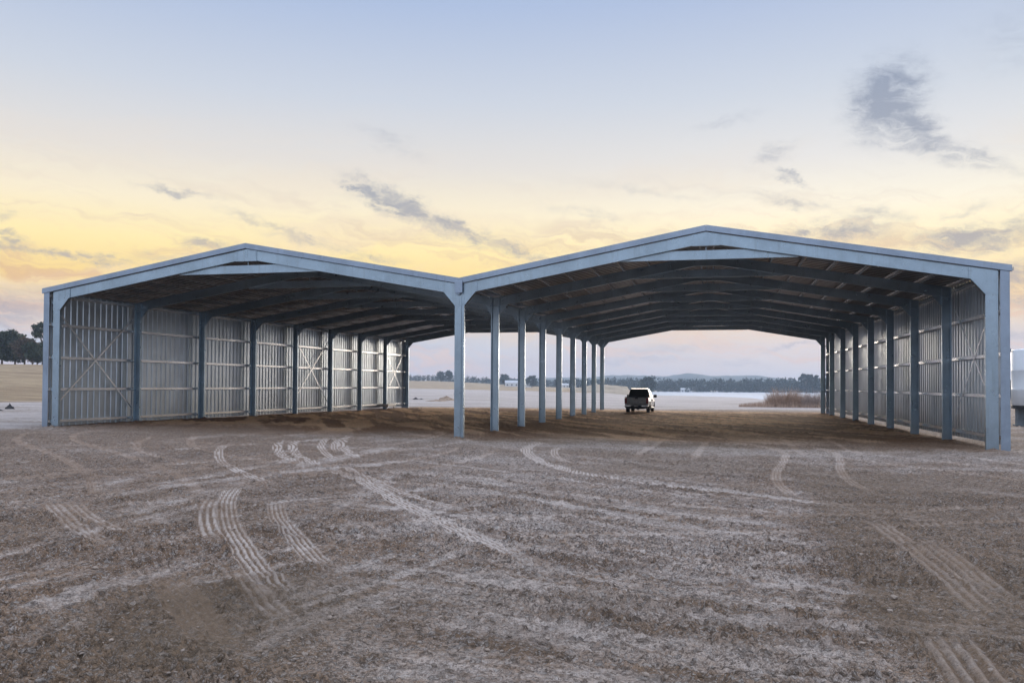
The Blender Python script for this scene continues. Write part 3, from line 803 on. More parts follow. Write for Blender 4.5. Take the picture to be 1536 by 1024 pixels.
def woodland():
    rs = np.random.RandomState(12); V = []; Fq = []
    keys_u = [430, 560, 615, 700, 760, 830, 880, 945, 1000, 1060, 1230, 1330, 1500, 1640]
    hts = [7, 7, 6, 6.5, 7, 8, 10, 12, 13.5, 13, 14.5, 13, 9, 9]
    for row, r in enumerate((905, 930, 965)):
        u = 430 + row * 3
        while u < 1640:
            h = np.interp(u, keys_u, hts) * (.78 + .4 * rs.rand()) * (1 + .03 * row); rr = r + rs.normal() * 10
            p = far_at(u, rr); zb = tz(p.x, p.y)
            lobes = []
            for k in range(7):
                s = h * (.16 + .1 * rs.rand()); a = rs.rand() * 6.28; q = h * .26 * rs.rand()
                lobes.append((p.x + q * math.cos(a), p.y + q * math.sin(a), zb + h * (.12 + .78 * k / 6.6), s * 1.15, s * 1.15, s * .8))
            mb = crown_mesh(rs, lobes, 110, h * .075)
            o = len(V); V += mb.v; Fq += [tuple(i + o for i in f) for f in mb.f]
            u += 5.0 * (.7 + .7 * rs.rand())
    m = MB(); m.v = V; m.f = Fq
    tag(m.build('woodland', WOODLEAF), 'long band of dense blue green woodland along the far shore', 'woodland', None, 'stuff')
woodland()

# ------------------------------------------------------------------ brown shrubs and reeds beyond the back right
TWIG = material('reddish brown bare twigs', (.40, .285, .215), .9, 0, .35, 4, spec=.1)
TWIG2 = material('grey brown bare twigs', (.34, .27, .235), .9, 0, .35, 4, spec=.1)
def twig_shrub(label, u, r, h, w, mat, seed, n=900):
    rs = np.random.RandomState(seed); root = empty('bare_shrub', on_land(u, r)); tag(root, label, 'shrub', 'leafless shrubs behind the shed')
    mb = MB(); sm = MB()
    for k in range(9):
        a = rs.rand() * 6.28; q = w * .3 * rs.rand() ** .5; b = np.array([q * math.cos(a), q * math.sin(a), -.1]); e = b + np.array([math.cos(a) * w * .22, math.sin(a) * w * .22, h * (.4 + .3 * rs.rand())])
        sm.tube([tuple(b), tuple((b + e) / 2 + rs.normal(size=3) * .05), tuple(e)], [.035, .025, .012], 5)
    for k in range(n):
        a = rs.rand() * 6.28; q = w * .5 * rs.rand() ** .5
        b = np.array([q * math.cos(a), q * math.sin(a), h * .35 * rs.rand() * (1 - (q / (w * .5)) ** 2)])
        hh = h * (1 - .55 * (q / (w * .5)) ** 2) * (.55 + .5 * rs.rand())
        dirv = np.array([math.cos(a) * .55 + rs.normal() * .25, math.sin(a) * .55 + rs.normal() * .25, 1.0]); dirv /= np.linalg.norm(dirv)
        e = b + dirv * max(.15, hh - b[2]); s = .013 + .012 * rs.rand(); t = np.cross(dirv, rs.normal(size=3)); t /= np.linalg.norm(t); t2 = np.cross(t, dirv)
        mb.add([tuple(b + t * s), tuple(b - t * s * .5 + t2 * s * .87), tuple(b - t * s * .5 - t2 * s * .87), tuple(e)], [(0, 1, 3), (1, 2, 3), (2, 0, 3)])
    sm.build('stem', TWIG2, root); mb.build('twigs', mat, root); return root
twig_shrub('tallest rounded reddish bare shrub behind the shed near the right wall', 1176, 104, 3.1, 3.6, TWIG, 1, 1500)
twig_shrub('lower reddish shrub touching the right side of the tallest bare shrub', 1197, 107, 2.5, 3.6, TWIG, 2, 1200)
twig_shrub('grey brown low shrub beside the rear column of the right wall', 1223, 103, 2.5, 2.6, TWIG2, 3, 1100)
twig_shrub('lowest pale shrub in the middle of the shrub row behind the shed', 1210, 112, 2.0, 3.0, TWIG, 4, 900)
twig_shrub('bare shrub standing behind the rear end of the right wall', 1245, 108, 2.7, 3.4, TWIG, 5, 900)
def reeds():
    rs = np.random.RandomState(4); mb = MB()
    for k in range(5200):
        u = 1108 + 150 * rs.rand() ** .75; r = 100 + 22 * rs.rand() * (.25 + .75 * min(1, (u - 1105) / 70)); p = far_at(u, r); z = tz(p.x, p.y) - .05
        h = (.3 + .65 * rs.rand()) * (.45 + .55 * min(1, (u - 1100) / 60)); lx, ly = rs.normal(size=2) * .12; a = rs.rand() * 3.14; s = .02 + .02 * rs.rand()
        mb.add([(p.x - s * math.cos(a), p.y - s * math.sin(a), z), (p.x + s * math.cos(a), p.y + s * math.sin(a), z), (p.x + lx, p.y + ly, z + h)], [(0, 1, 2)])
    tag(mb.build('dry_grass', TWIG), 'low reddish dry grass and reeds around the shrubs', 'grass', None, 'stuff')
reeds()

# ------------------------------------------------------------------ earth heaps, post, far buildings
def heap(name, label, cat, p, w, d, h, mat, seed):
    rs = np.random.RandomState(seed); mb = MB(); n = 22; rings = 7
    for j in range(rings):
        f = j / (rings - 1)
        for k in range(n):
            a = 2 * math.pi * k / n; q = (1 - f) * (1 + .22 * math.sin(3 * a + seed) + .12 * rs.normal())
            mb.v.append((w / 2 * q * math.cos(a), d / 2 * q * math.sin(a), h * (f ** .8) * (1 + .1 * rs.normal()) - .08))
    for j in range(rings - 1):
        for k in range(n): mb.f.append((j*n + k, j*n + (k+1) % n, (j+1)*n + (k+1) % n, (j+1)*n + k))
    mb.f.append(tuple((rings-1)*n + k for k in range(n)))
    o = mb.build(name, mat); o.location = p; tag(o, label, cat); return o
EARTH = material('heaped tan earth', (.34, .255, .19), .95, 0, .35, 1.5, .5, 8, spec=.1)
DARKROCK = material('dark broken rock', (.055, .05, .05), .9, 0, .4, 3, .4, 10, spec=.2)
heap('earth_mound', 'pale tan earth heap behind the left bay beside a thin post', 'mound', on_land(669, 118), 3.6, 1.8, .75, EARTH, 1)
heap('earth_mound', 'low wide tan earth heap left of the post heap', 'mound', on_land(655, 112), 5.2, 2.0, .38, EARTH, 2)
heap('dark_mound', 'small dark heap on the pale pan just right of the rear left column', 'mound', on_land(624, 125), 1.5, 1.0, .42, DARKROCK, 3)
heap('dark_mound', 'low flat dark heap next to the small dark heap on the pan', 'mound', on_land(632, 125), 1.9, 1.0, .28, DARKROCK, 4)
heap('rock', 'dark pointed rock on the frosted strip left of the shed', 'rock', on_land(15, 70), .95, .6, .55, DARKROCK, 5)
heap('rock', 'low dark rock cut by the left edge of the frosted strip', 'rock', on_land(-2, 66), 1.6, .8, .30, DARKROCK, 6)
heap('rock', 'thin flat dark rock lying right of the pointed rock', 'rock', on_land(38, 72), 1.6, .5, .12, DARKROCK, 7)
pp = on_land(682, 118)
mb = MB().tube([(0, 0, -.2), (.01, 0, .7), (0, .01, 1.35)], [.07, .065, .05], 8); mb.box(-.13, .13, -.02, .02, 1.02, 1.10)
po = mb.build('post', material('weathered timber post', (.13, .10, .08), .9, 0, .3, 6)); po.location = pp; tag(po, 'thin dark post standing next to the tan earth heap', 'post')

WHITEWALL = material('pale painted wall', (.62, .61, .60), .7, 0, .08, 1); TINROOF = material('pale tin roof', (.55, .55, .56), .5, .3, .1, 1); DARKGLASS = material('dark window', (.03, .035, .04), .2, 0, .1, 1)
def farm_building(label, u, r, w, d, h, rz):
    p = on_land(u, r); root = empty('farm_building', p, rz); tag(root, label, 'building')
    MB().box(-w/2, w/2, -d/2, d/2, -1, h).build('wall', WHITEWALL, root)
    rm = MB(); o = .3; rh = d * .28
    rm.add([(-w/2-o, -d/2-o, h), (w/2+o, -d/2-o, h), (w/2+o, 0, h+rh), (-w/2-o, 0, h+rh), (w/2+o, d/2+o, h), (-w/2-o, d/2+o, h)], [(0,1,2,3), (3,2,4,5), (0,3,5), (1,4,2), (0,5,4,1)])
    rm.build('roof', TINROOF, root)
    for k in range(3):
        x = -w/2 + w * (k + .5) / 3
        MB().box(x - .6, x + .6, -d/2 - .05, -d/2 + .02, .9, 2.1).build('window', DARKGLASS, root)
    return root
farm_building('pale low farm building below the far trees between second and third centre columns', 768, 760, 12, 8, 3.2, .2)
farm_building('small pale farm house just right of the pale low building below the far trees', 790, 780, 8, 6, 3, -.2)
farm_building('tiny pale house in front of the far wood right of the pickup', 1028, 880, 9, 6, 3, .1)
farm_building('tiny pale house in the trees behind the centre columns', 846, 880, 9, 6, 3, .3)
farm_building('grey roofed house far beyond the right corner of the shed', 1513, 420, 14, 8, 3, .4)

# bare tan bank behind the centre columns, left of the pickup
def bank():
    mb = MB(); nu, nr = 50, 8
    for j in range(nr):
        for i in range(nu):
            f = i / (nu - 1); g = j / (nr - 1); u = 840 + 108 * f; r = 300 + 130 * g
            p = far_at(u, r); base = tz(p.x, p.y)
            prof = sstep(0, .55, f) * (1 - sstep(.93, 1.0, f)); h = 3.6 * float(prof) * math.sin(min(1, g * 1.6) * math.pi / 2) * (1 - sstep(.8, 1, g))
            mb.v.append((p.x, p.y, base - .6 + h + .5 * float(fbm(np.array([i * .4]), np.array([j * .9]), 3, 8)[0]) * float(prof)))
    for j in range(nr - 1):
        for i in range(nu - 1): mb.f.append((j*nu + i, j*nu + i + 1, (j+1)*nu + i + 1, (j+1)*nu + i))
    o = mb.build('hill_bank', material('bare tan bank', (.30, .25, .195), .95, 0, .3, .12, .3, 1, spec=.1), smooth=True); o['kind'] = 'structure'; o.name = 'hill_bank'
bank()

# ------------------------------------------------------------------ white low platform by the left wall
pl = ground_at(574, 611.5)
root = empty('low_platform', (pl.x - .3, pl.y, 0), math.radians(3)); tag(root, 'low white flat platform on short legs against the rear of the left wall', 'platform')
WP = material('chalky white board', (.72, .71, .69), .6, 0, .08, 3)
MB().box(-1.15, 1.15, -1.1, 1.1, .14, .35).build('board', WP, root, bevel=.012)
for sx in (-1, 1):
    for sy in (-1, 1):
        MB().box(sx * 1.0 - .05, sx * 1.0 + .05, sy * .95 - .05, sy * .95 + .05, -.03, .138).build('leg', WP, root, bevel=.006)

# ------------------------------------------------------------------ pickup
PAINT = material('white car paint', (.64, .645, .65), .28, 0, .03, 2, spec=.6); BLACK = material('black plastic trim', (.018, .018, .02), .55, 0, .2, 6)
TYRE = material('tyre rubber', (.02, .02, .021), .85, 0, .3, 12, .3, 60); CHROME = material('brushed chrome', (.62, .63, .65), .25, .9, .06, 3)
RED = material('red lamp lens', (.28, .012, .012), .2, 0, .2, 6); GLASS = material('tinted window glass', (.012, .016, .018), .06, 0, .2, 1, spec=.8)
SILVER = material('dull silver tailgate paint', (.30, .31, .32), .35, .3, .06, 2); PLATE = material('pale number plate', (.55, .56, .55), .5, 0, .1, 4)
def loft(mb, secs):
    n = len(secs[0]); o = len(mb.v)
    for s in secs: mb.v += [tuple(p) for p in s]
    for j in range(len(secs) - 1):
        for k in range(n): mb.f.append((o + j*n + k, o + j*n + (k+1) % n, o + (j+1)*n + (k+1) % n, o + (j+1)*n + k))
    mb.f.append(tuple(o + k for k in range(n))[::-1]); mb.f.append(tuple(o + (len(secs)-1)*n + k for k in range(n)))
def pickup(loc, rz):
    root = empty('pickup_truck', loc, rz); tag(root, 'white pickup truck seen from behind, parked at the far end of the right bay', 'pickup truck')
    # +y is forward; tail at y=0
    body = MB()
    def sec(y, w, z0, z1, sh=.06):
        return [(-w + sh, y, z0), (w - sh, y, z0), (w, y, z0 + .14), (w, y, z0 + (z1 - z0) * .55), (w - .035, y, z1 - .06), (w - .09, y, z1), (-w + .09, y, z1), (-w + .035, y, z1 - .06), (-w, y, z0 + (z1 - z0) * .55), (-w, y, z0 + .14)]
    loft(body, [sec(.10, .955, .52, 1.25), sec(.5, .98, .50, 1.25), sec(2.0, .985, .47, 1.24), sec(3.6, .985, .45, 1.20), sec(4.1, .98, .46, 1.13), sec(5.1, .95, .46, 1.07), sec(5.38, .86, .50, .96)])
    body.build('body', PAINT, root, bevel=.02, smooth=False)
    cab = MB()
    def csec_(y, w0, w1, z1): return [(-w0, y, 1.10), (w0, y, 1.10), (w0 - .02, y, 1.22), (w1, y, z1 - .09), (w1 - .08, y, z1), (-w1 + .08, y, z1), (-w1, y, z1 - .09), (-w0 + .02, y, 1.22)]
    loft(cab, [csec_(1.72, .93, .90, 1.34), csec_(1.95, .93, .75, 1.93), csec_(2.4, .94, .75, 1.96), csec_(3.1, .94, .74, 1.94), csec_(3.35, .94, .73, 1.89), csec_(4.05, .93, .86, 1.27)])
    cab.build('cab', PAINT, root, bevel=.015)
    # rear glass lies on the sloping back of the cab
    def slab(poly, th, name, mat):
        P = [Vector(p) for p in poly]; n = (P[1] - P[0]).cross(P[2] - P[0]).normalized(); q = MB()
        k = len(P); q.add([p + n * th for p in P] + [p - n * th for p in P], [tuple(range(k)), tuple(range(k, 2 * k))[::-1]] + [(i, k + i, k + (i+1) % k, (i+1) % k) for i in range(k)])
        return q.build(name, mat, root)
    slab([(-.87, 1.70, 1.27), (.87, 1.70, 1.27), (.735, 1.925, 1.83), (.65, 1.945, 1.89), (-.65, 1.945, 1.89), (-.735, 1.925, 1.83)], .025, 'rear_window', GLASS)
    slab([(-.82, 4.03, 1.32), (.82, 4.03, 1.32), (.66, 3.40, 1.78), (-.66, 3.40, 1.78)], .02, 'windscreen', GLASS)
    for s in (-1, 1):
        slab([(s * .922, 2.12, 1.24), (s * .922, 2.92, 1.24), (s * .758, 2.88, 1.77), (s * .758, 2.22, 1.77)], .016, 'side_window', GLASS)
        slab([(s * .922, 3.0, 1.24), (s * .916, 3.75, 1.24), (s * .76, 3.28, 1.75), (s * .758, 2.97, 1.77)], .016, 'side_window', GLASS)
    tg = MB(); tg.box(-.76, .76, .03, .11, .70, 1.24); tg.box(-.70, .70, .012, .035, .76, .86); tg.box(-.70, .70, .015, .035, 1.10, 1.19)
    t = tg.build('tailgate', SILVER, root, bevel=.012)
    MB().box(-.13, .13, -.004, .03, 1.12, 1.22).build('handle', BLACK, t, bevel=.006)
    lip = MB(); lip.box(-.80, .80, .025, .16, 1.242, 1.29); 
    lip.box(-.95, -.86, .1, 1.75, 1.245, 1.29); lip.box(.86, .95, .1, 1.75, 1.245, 1.29); lip.build('bed_rail', BLACK, root, bevel=.01)
    MB().box(-.84, .84, .13, 1.7, 1.252, 1.28).build('tonneau_cover', BLACK, root, bevel=.006)
    for s in (-1, 1):
        MB().box(min(s * .77, s * .965), max(s * .77, s * .965), .02, .22, .74, 1.21).build('tail_light', RED, root, bevel=.02)
        MB().box(min(s * .42, s * .97), max(s * .42, s * .97), -.13, .06, .50, .62).build('bumper_end', CHROME, root, bevel=.02)
        mr = MB(); mr.box(min(s * .95, s * 1.06), max(s * .95, s * 1.06), 3.50, 3.56, 1.24, 1.29); mr.box(min(s * 1.03, s * 1.22), max(s * 1.05, s * 1.29), 3.47, 3.60, 1.20, 1.44)
        mr.build('wing_mirror', BLACK, root, bevel=.03)
        MB().box(min(s * .60, s * .86), max(s * .60, s * .86), 5.30, 5.42, .72, .9).build('headlight', CHROME, root, bevel=.02)
        for y0, y1 in ((2.95, 3.85), (2.06, 2.90)):
            dm = MB().box(min(s * .975, s * .992), max(s * .975, s * .992), y0, y1, .52, 1.10).build('door', PAINT, root, bevel=.006)
            MB().box(min(s * .992, s * 1.02), max(s * .992, s * 1.02), y0 + .06, y0 + .24, .98, 1.02).build('handle', BLACK, dm, bevel=.006)
        sb = MB().box(min(s * .90, s * 1.02), max(s * .90, s * 1.02), 2.0, 3.9, .34, .42).build('side_step', CHROME, root, bevel=.015)
    mid = MB(); mid.box(-.415, .415, -.11, .06, .46, .60); mid.box(-.93, .93, .03, .14, .40, .52); mid.build('bumper_centre', BLACK, root, bevel=.015)
    MB().box(-.17, .17, -.122, -.108, .50, .59).build('number_plate', PLATE, root, bevel=.003)
    under = MB(); under.box(-.86, .86, .1, 5.2, .36, .50); under.box(-.55, .55, .3, 4.9, .30, .38)
    under.tube([(-.78, 1.2, .37), (-.2, 1.2, .36), (0, 1.2, .33), (.2, 1.2, .36), (.78, 1.2, .37)], [.05, .06, .15, .06, .05], 10); under.tube([(.45, .05, .36), (.45, 1.0, .36)], [.04, .04], 8)
    under.build('chassis', BLACK, root)
    for s in (-1, 1):
        for y in (1.2, 4.45):
            pts = [(.355, -.13), (.385, -.10), (.385, .10), (.355, .13), (.235, .125), (.225, .09), (.225, -.09), (.235, -.125)]
            q = MB(); n = 28
            for k in range(n):
                a = 2 * math.pi * k / n
                q.v += [(s * .83 + b, y + r_ * math.cos(a), .385 + r_ * math.sin(a)) for r_, b in pts]
            for k in range(n):
                for j in range(8): q.f.append((k*8 + j, k*8 + (j+1) % 8, ((k+1) % n)*8 + (j+1) % 8, ((k+1) % n)*8 + j))
            w = q.build('wheel', TYRE, root)
            rm = MB(); rm.tube([(s * .83 - s * .02, y, .385), (s * .83 + s * .09, y, .385)], [.235, .225], 20); rm.tube([(s * .83 + s * .09, y, .385), (s * .83 + s * .12, y, .385)], [.07, .05], 12)
            rm.build('rim', CHROME, w)
            ar = MB()
            for k in range(11):
                a0 = math.pi * (k / 10)
                c, sn = math.cos(a0), math.sin(a0); xs = (s * .955, s * 1.0)
                ar.v += [(xs[0], y + .43 * c, .40 + .43 * sn), (xs[1], y + .43 * c, .40 + .43 * sn), (xs[1], y + .50 * c, .40 + .48 * sn), (xs[0], y + .50 * c, .40 + .48 * sn)]
            for k in range(10):
                for j in range(4): ar.f.append((4*k + j, 4*k + (j+1) % 4, 4*(k+1) + (j+1) % 4, 4*(k+1) + j))
            ar.build('wheel_arch', BLACK, root)
    return root
tp = ground_at(954.5, 616.2)
pickup((tp.x, tp.y, -.14), -.035)

# ------------------------------------------------------------------ white tank at the right edge
def tank(loc):
    root = empty('storage_tank', loc); tag(root, 'tall white rounded tank on grey legs, cut by the right edge of the picture', 'tank')
    TW = material('white tank shell', (.76, .78, .80), .42, 0, .05, .8); LG = material('grey steel leg', (.17, .19, .21), .6, .2, .2, 4)
    R_ = 1.55; N = 72
    prof = [(R_ * .02, 1.06), (R_ - .05, 1.06), (R_, 1.10), (R_, 1.9), (R_ + .012, 1.93), (R_, 1.96), (R_, 2.95), (R_ + .012, 2.98), (R_, 3.01), (R_, 4.02), (R_ - .03, 4.10), (R_ * .6, 4.17), (.3, 4.21), (.02, 4.22)]
    mb = MB()
    for k in range(N):
        a = 2 * math.pi * k / N; mb.v += [(r_ * math.cos(a), r_ * math.sin(a), z) for r_, z in prof]
    n = len(prof)
    for k in range(N):
        for j in range(n - 1): mb.f.append((k*n + j, ((k+1) % N)*n + j, ((k+1) % N)*n + j + 1, k*n + j + 1))
    o = mb.build('shell', TW, root, smooth=True)
    for p in o.data.polygons: p.use_smooth = True
    MB().tube([(0, 0, 4.19), (0, 0, 4.30)], [.34, .30], 24).build('lid', TW, root)
    rg_ = MB(); rg_.tube([(0, 0, .90), (0, 0, 1.05)], [R_ + .02, R_ + .02], 64); rg_.build('base_ring', BLACK, root)
    for k in range(6):
        a = math.pi + .12 + k * math.pi / 3
        c_, s_ = math.cos(a), math.sin(a); lm = MB()
        lm.box(-.16, .16, -.16, .16, -.3, .895); lm.box(-.24, .24, -.24, .24, -.05, .06)
        lm.v = [(x * c_ - y * s_ + (R_ - .28) * c_, x * s_ + y * c_ + (R_ - .28) * s_, z) for x, y, z in lm.v]
        lm.build('leg', LG, root, bevel=.01)
    br = MB(); a = math.pi - .05
    br.box(-R_ - .10, -R_ + .04, -.03, .03, 4.0, 4.05); br.box(-R_ - .12, -R_ - .06, -.03, .03, 3.98, 4.16); br.build('bracket', LG, root)
trp = ground_at(1524, 637)
tank((trp.x + 1.50, trp.y + .35, -.03))

# ------------------------------------------------------------------ sky, sun, air
w = bpy.data.worlds.new('World'); scene.world = w; w.use_nodes = True
t = NT(w.node_tree); bg = w.node_tree.nodes['Background']
SUN_AZ, SUN_EL = .11, math.radians(6.5)        # azimuth measured from +Y to the right
sp = t.node('ShaderNodeSeparateXYZ'); t.put(sp.inputs[0], t.node('ShaderNodeTexCoord').outputs['Generated'])
dx, dy, dz = sp.outputs
az = t.m('ARCTAN2', dx, dy); el = t.m('ARCSINE', t.m('MAXIMUM', t.m('MINIMUM', dz, .9999), -.9999))
eld = t.m('MULTIPLY', el, 180 / math.pi)
def lin(r, g, b):
    f = lambda c: ((c / 255 + .055) / 1.055) ** 2.4 if c > 10 else c / 255 / 12.92
    return (f(r), f(g), f(b))
elr = t.m('DIVIDE', t.m('ADD', eld, 5), 95.0)
def stops(L): return [((e + 5) / 95, c) for e, c in L]
front = t.ramp(elr, stops([(-5, lin(170,165,170)), (0, lin(228,206,206)), (1.2, lin(214,206,214)), (2.6, lin(208,212,226)), (4.4, lin(228,214,205)), (6.5, (1.04,.74,.26)), (9, (1.10,.90,.44)), (11.5, (1.02,.90,.66)), (14.5, lin(233,228,222)), (18.5, lin(209,216,228)), (24.5, lin(176,194,226)), (34, (.60,.73,1.0)), (55, (.98,1.12,1.42)), (90, (1.14,1.28,1.58))]))
right = t.ramp(elr, stops([(-5, lin(170,165,170)), (0, lin(214,212,222)), (1.2, lin(206,212,226)), (2.8, lin(216,211,220)), (4.2, lin(236,220,204)), (6.0, (1.04,.78,.42)), (9, (1.10,.95,.58)), (11.5, (1.02,.95,.78)), (14.5, lin(234,233,232)), (18.5, lin(210,218,230)), (24.5, lin(180,196,226)), (34, (.60,.73,1.0)), (55, (.98,1.12,1.42)), (90, (1.14,1.28,1.58))]))
rear = t.ramp(elr, stops([(-5, (.20,.21,.24)), (0, (.58,.67,.82)), (12, (.74,.89,1.14)), (24, (1.10,1.30,1.68)), (40, (1.38,1.58,1.96)), (65, (1.32,1.50,1.85)), (90, (1.14,1.28,1.58))]))  # unseen sky behind the view, brightened and shaped to light the front steel
base = t.mix(t.ss(az, -.35, .25), front, right)
# Nishita low-sun sky gives the slow change round the horizon
ns = t.node('ShaderNodeTexSky'); ns.sky_type = 'NISHITA'; ns.sun_disc = False; ns.sun_elevation = SUN_EL; ns.sun_rotation = SUN_AZ
nis = t.mix(1.0, ns.outputs[0], (.12, .12, .12), 'MULTIPLY')
da = t.m('COSINE', t.m('SUBTRACT', az, -.23))
base = t.mix(t.ss(da, -.25, .55), rear, base)
base = t.mix(.02, base, nis)
# clouds: placed banks broken up by stretched noise, all by direction in the sky
cv = t.xyz(t.m('MULTIPLY', az, 1.0), t.m('MULTIPLY', el, 1.6), 0)
wn = t.node('ShaderNodeTexNoise'); t.put(wn.inputs['Vector'], cv); wn.inputs['Scale'].default_value = 22; wn.inputs['Detail'].default_value = 6
warp = t.node('ShaderNodeVectorMath', operation='MULTIPLY_ADD'); t.put(warp.inputs[0], wn.outputs['Color']); warp.inputs[1].default_value = (.075, .075, 0); t.put(warp.inputs[2], cv)
def tilted(ang, sx, sy):
    r_ = t.node('ShaderNodeMapping'); t.put(r_.inputs[0], warp.outputs[0]); r_.inputs['Rotation'].default_value = (0, 0, ang)
    return t.scaled(r_.outputs[0], (sx, sy, 1))
n_f = t.noise(tilted(.38, 14, 70), 1.0, 9, .68); n_m = t.noise(warp.outputs[0], 26, 8, .66)
n_s = t.noise(tilted(.22, 3.2, 24), 1.0, 8, .66, .4); n_v = t.noise(tilted(-.15, 2.2, 11), 1.0, 7, .62, .6)
hf = t.node('ShaderNodeTexNoise'); t.put(hf.inputs['Vector'], cv); hf.inputs['Scale'].default_value = 30; hf.inputs['Detail'].default_value = 7; hf.inputs['Roughness'].default_value = .66
hs = t.node('ShaderNodeSeparateColor'); t.put(hs.inputs[0], hf.outputs['Color'])
azw = t.m('ADD', az, t.m('MULTIPLY', t.m('SUBTRACT', hs.outputs[0], .5), .065)); elw = t.m('ADD', el, t.m('MULTIPLY', t.m('SUBTRACT', hs.outputs[1], .5), .034))
def cloud_bank(u, v, w_, h_, ang, amp, nz):
    a0, e0 = azel(u, v); ca, sa = math.cos(ang), math.sin(ang)
    x = t.m('MULTIPLY', t.m('SUBTRACT', azw, a0), math.cos(e0)); y = t.m('SUBTRACT', elw, e0)
    xr = t.m('ADD', t.m('MULTIPLY', x, ca * F / w_), t.m('MULTIPLY', y, sa * F / w_)); yr = t.m('ADD', t.m('MULTIPLY', x, -sa * F / h_), t.m('MULTIPLY', y, ca * F / h_))
    r2 = t.m('ADD', t.m('MULTIPLY', xr, xr), t.m('MULTIPLY', yr, yr))
    g = t.m('POWER', 2.718, t.m('MULTIPLY', r2, -1.0))
    return t.m('MULTIPLY', g, amp)
DG = math.radians
specs = [ # u, v, half width, half height, tilt (up to the right positive), strength
 (1375,190,60,18,DG(-38),.9), (1420,225,80,12,DG(-18),.7), (1330,150,44,52,DG(-25),1.15), (1320,110,22,30,DG(-60),.55), (1385,215,75,20,DG(-22),.7), (1480,245,80,14,DG(-16),.4),
 (528,278,20,7,DG(-25),1.1), (556,292,38,16,DG(-30),1.1), (612,312,60,17,DG(-24),1.05), (690,345,90,12,DG(-23),.85), (780,378,70,9,DG(-18),.7), (640,340,120,8,DG(-18),.5), (430,345,110,7,DG(-14),.55), (470,365,80,9,DG(-10),.5), (880,320,90,9,DG(-12),.35), (960,285,110,9,DG(-8),.35),
 (265,287,55,6,DG(-8),.75), (80,378,110,7,DG(-6),.85), (10,352,30,7,DG(-15),.6), (0,318,22,10,0,.5), (310,365,40,9,DG(-4),.6), (230,385,45,7,DG(10),.45),
 (1460,358,75,20,DG(3),1.0), (1270,345,60,14,DG(-6),.85), (1200,350,35,10,0,.7), (1310,325,60,14,DG(-5),.55), (1525,330,26,12,0,.6), (1440,318,40,8,DG(14),.5), (1190,270,28,6,DG(-28),.6), (1160,232,36,14,DG(10),.5), (1190,305,60,8,DG(-12),.5), (1085,185,60,8,DG(12),.35),
 (590,215,60,16,DG(-20),.4), (440,355,40,8,DG(-25),.5), (20,470,60,26,0,.85), (80,440,90,9,0,.4), (1520,410,40,22,0,.8), (1525,455,40,14,0,.7), (1530,500,40,12,0,.5), (560,388,50,10,0,.5), (1520,60,60,60,0,.3),
 (960,540,140,8,0,.45), (1000,522,90,10,DG(2),.4), (1110,545,60,9,0,.4), (640,520,70,12,0,.35), (760,545,120,6,0,.3),(1180,520,50,5,DG(5),.5)]
tot = None
for s in specs:
    g = cloud_bank(*s, None)
    tot = g if tot is None else t.m('MAXIMUM', tot, g)
nmix = t.m('ADD', t.m('MULTIPLY', n_f, .75), t.m('MULTIPLY', n_m, .45))
dens = t.ss(t.m('MULTIPLY', tot, t.m('ADD', -1.05, t.m('MULTIPLY', nmix, 3.5))), .04, 1.18)
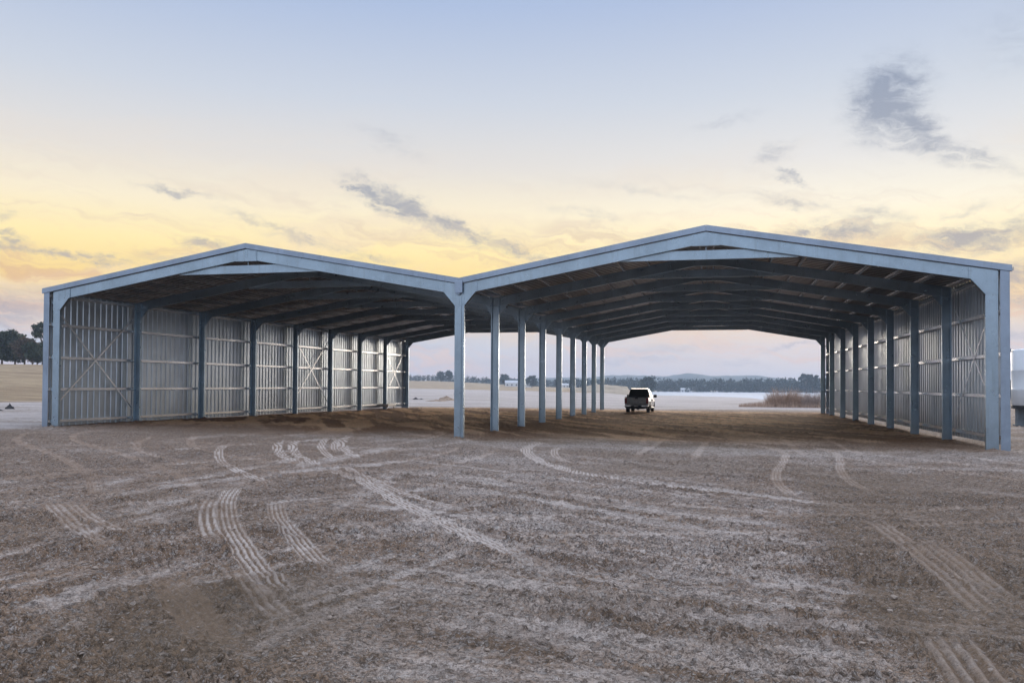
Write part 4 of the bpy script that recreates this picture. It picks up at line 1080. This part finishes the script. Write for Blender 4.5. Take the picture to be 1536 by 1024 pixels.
# thin streaks low over the horizon, everywhere round
low = t.m('MULTIPLY', t.ss(eld, 16.0, 8.0), t.ss(eld, -.5, 1.0))
streak = t.m('MULTIPLY', t.ss(n_s, .47, .66), low); veil = t.m('MULTIPLY', t.ss(n_v, .46, .68), t.m('MULTIPLY', t.ss(eld, 21.0, 9.0), t.ss(eld, 1.0, 4.0)))
ccol = t.ramp(elr, stops([(-5, lin(150,150,165)), (2, lin(176,180,200)), (5, lin(176,165,168)), (8, lin(176,170,172)), (13, lin(160,165,178)), (20, lin(140,152,176)), (90, lin(150,165,200))]))
veilc = t.ramp(elr, stops([(-5, lin(210,200,200)), (4, lin(255,226,190)), (8, lin(255,230,188)), (12, lin(246,230,208)), (18, lin(222,220,222)), (90, lin(200,205,220))]))
warmc = t.ramp(elr, stops([(-5, lin(190,170,170)), (1, lin(246,206,190)), (3.5, lin(250,212,186)), (6, lin(226,178,140)), (9, lin(228,198,166)), (14, lin(214,208,206)), (90, lin(200,205,220))]))
skyc = t.mix(t.m('MULTIPLY', veil, .7), base, veilc)
skyc = t.mix(t.m('MULTIPLY', streak, .62), skyc, warmc)
skyc = t.mix(t.m('MULTIPLY', dens, .85), skyc, ccol)
t.put(bg.inputs[0], skyc); bg.inputs[1].default_value = 1.0

sd = bpy.data.lights.new('sun', 'SUN'); sun = bpy.data.objects.new('sun', sd); COL.objects.link(sun)
sd.energy = 3.2; sd.angle = math.radians(30); sd.color = (1, .87, .72)
sdir = Vector((math.sin(SUN_AZ) * math.cos(SUN_EL), math.cos(SUN_AZ) * math.cos(SUN_EL), math.sin(SUN_EL)))
sun.rotation_euler = sdir.to_track_quat('Z', 'Y').to_euler(); sun.location = (0, 80, 40)

HAZE = True
if HAZE:
    mb = MB().box(-3600, 3600, -3600, 3600, -7, 54)
    hm = bpy.data.materials.new('pale evening haze'); hm.use_nodes = True; nt = hm.node_tree
    for n in list(nt.nodes):
        if n.type != 'OUTPUT_MATERIAL': nt.nodes.remove(n)
    v = nt.nodes.new('ShaderNodeVolumePrincipled'); v.inputs['Color'].default_value = (.66, .80, 1.0, 1); v.inputs['Density'].default_value = .00031; v.inputs['Anisotropy'].default_value = .1
    nt.links.new(v.outputs[0], [n for n in nt.nodes if n.type == 'OUTPUT_MATERIAL'][0].inputs['Volume'])
    ho = mb.build('haze', hm); ho['kind'] = 'stuff'

vs = scene.view_settings
vs.view_transform = 'Standard'; vs.look = 'None'; vs.exposure = 0; vs.gamma = 1; vs.use_curve_mapping = False
scene.cycles.use_denoising = True
scene.cycles.max_bounces = 8; scene.cycles.volume_bounces = 0
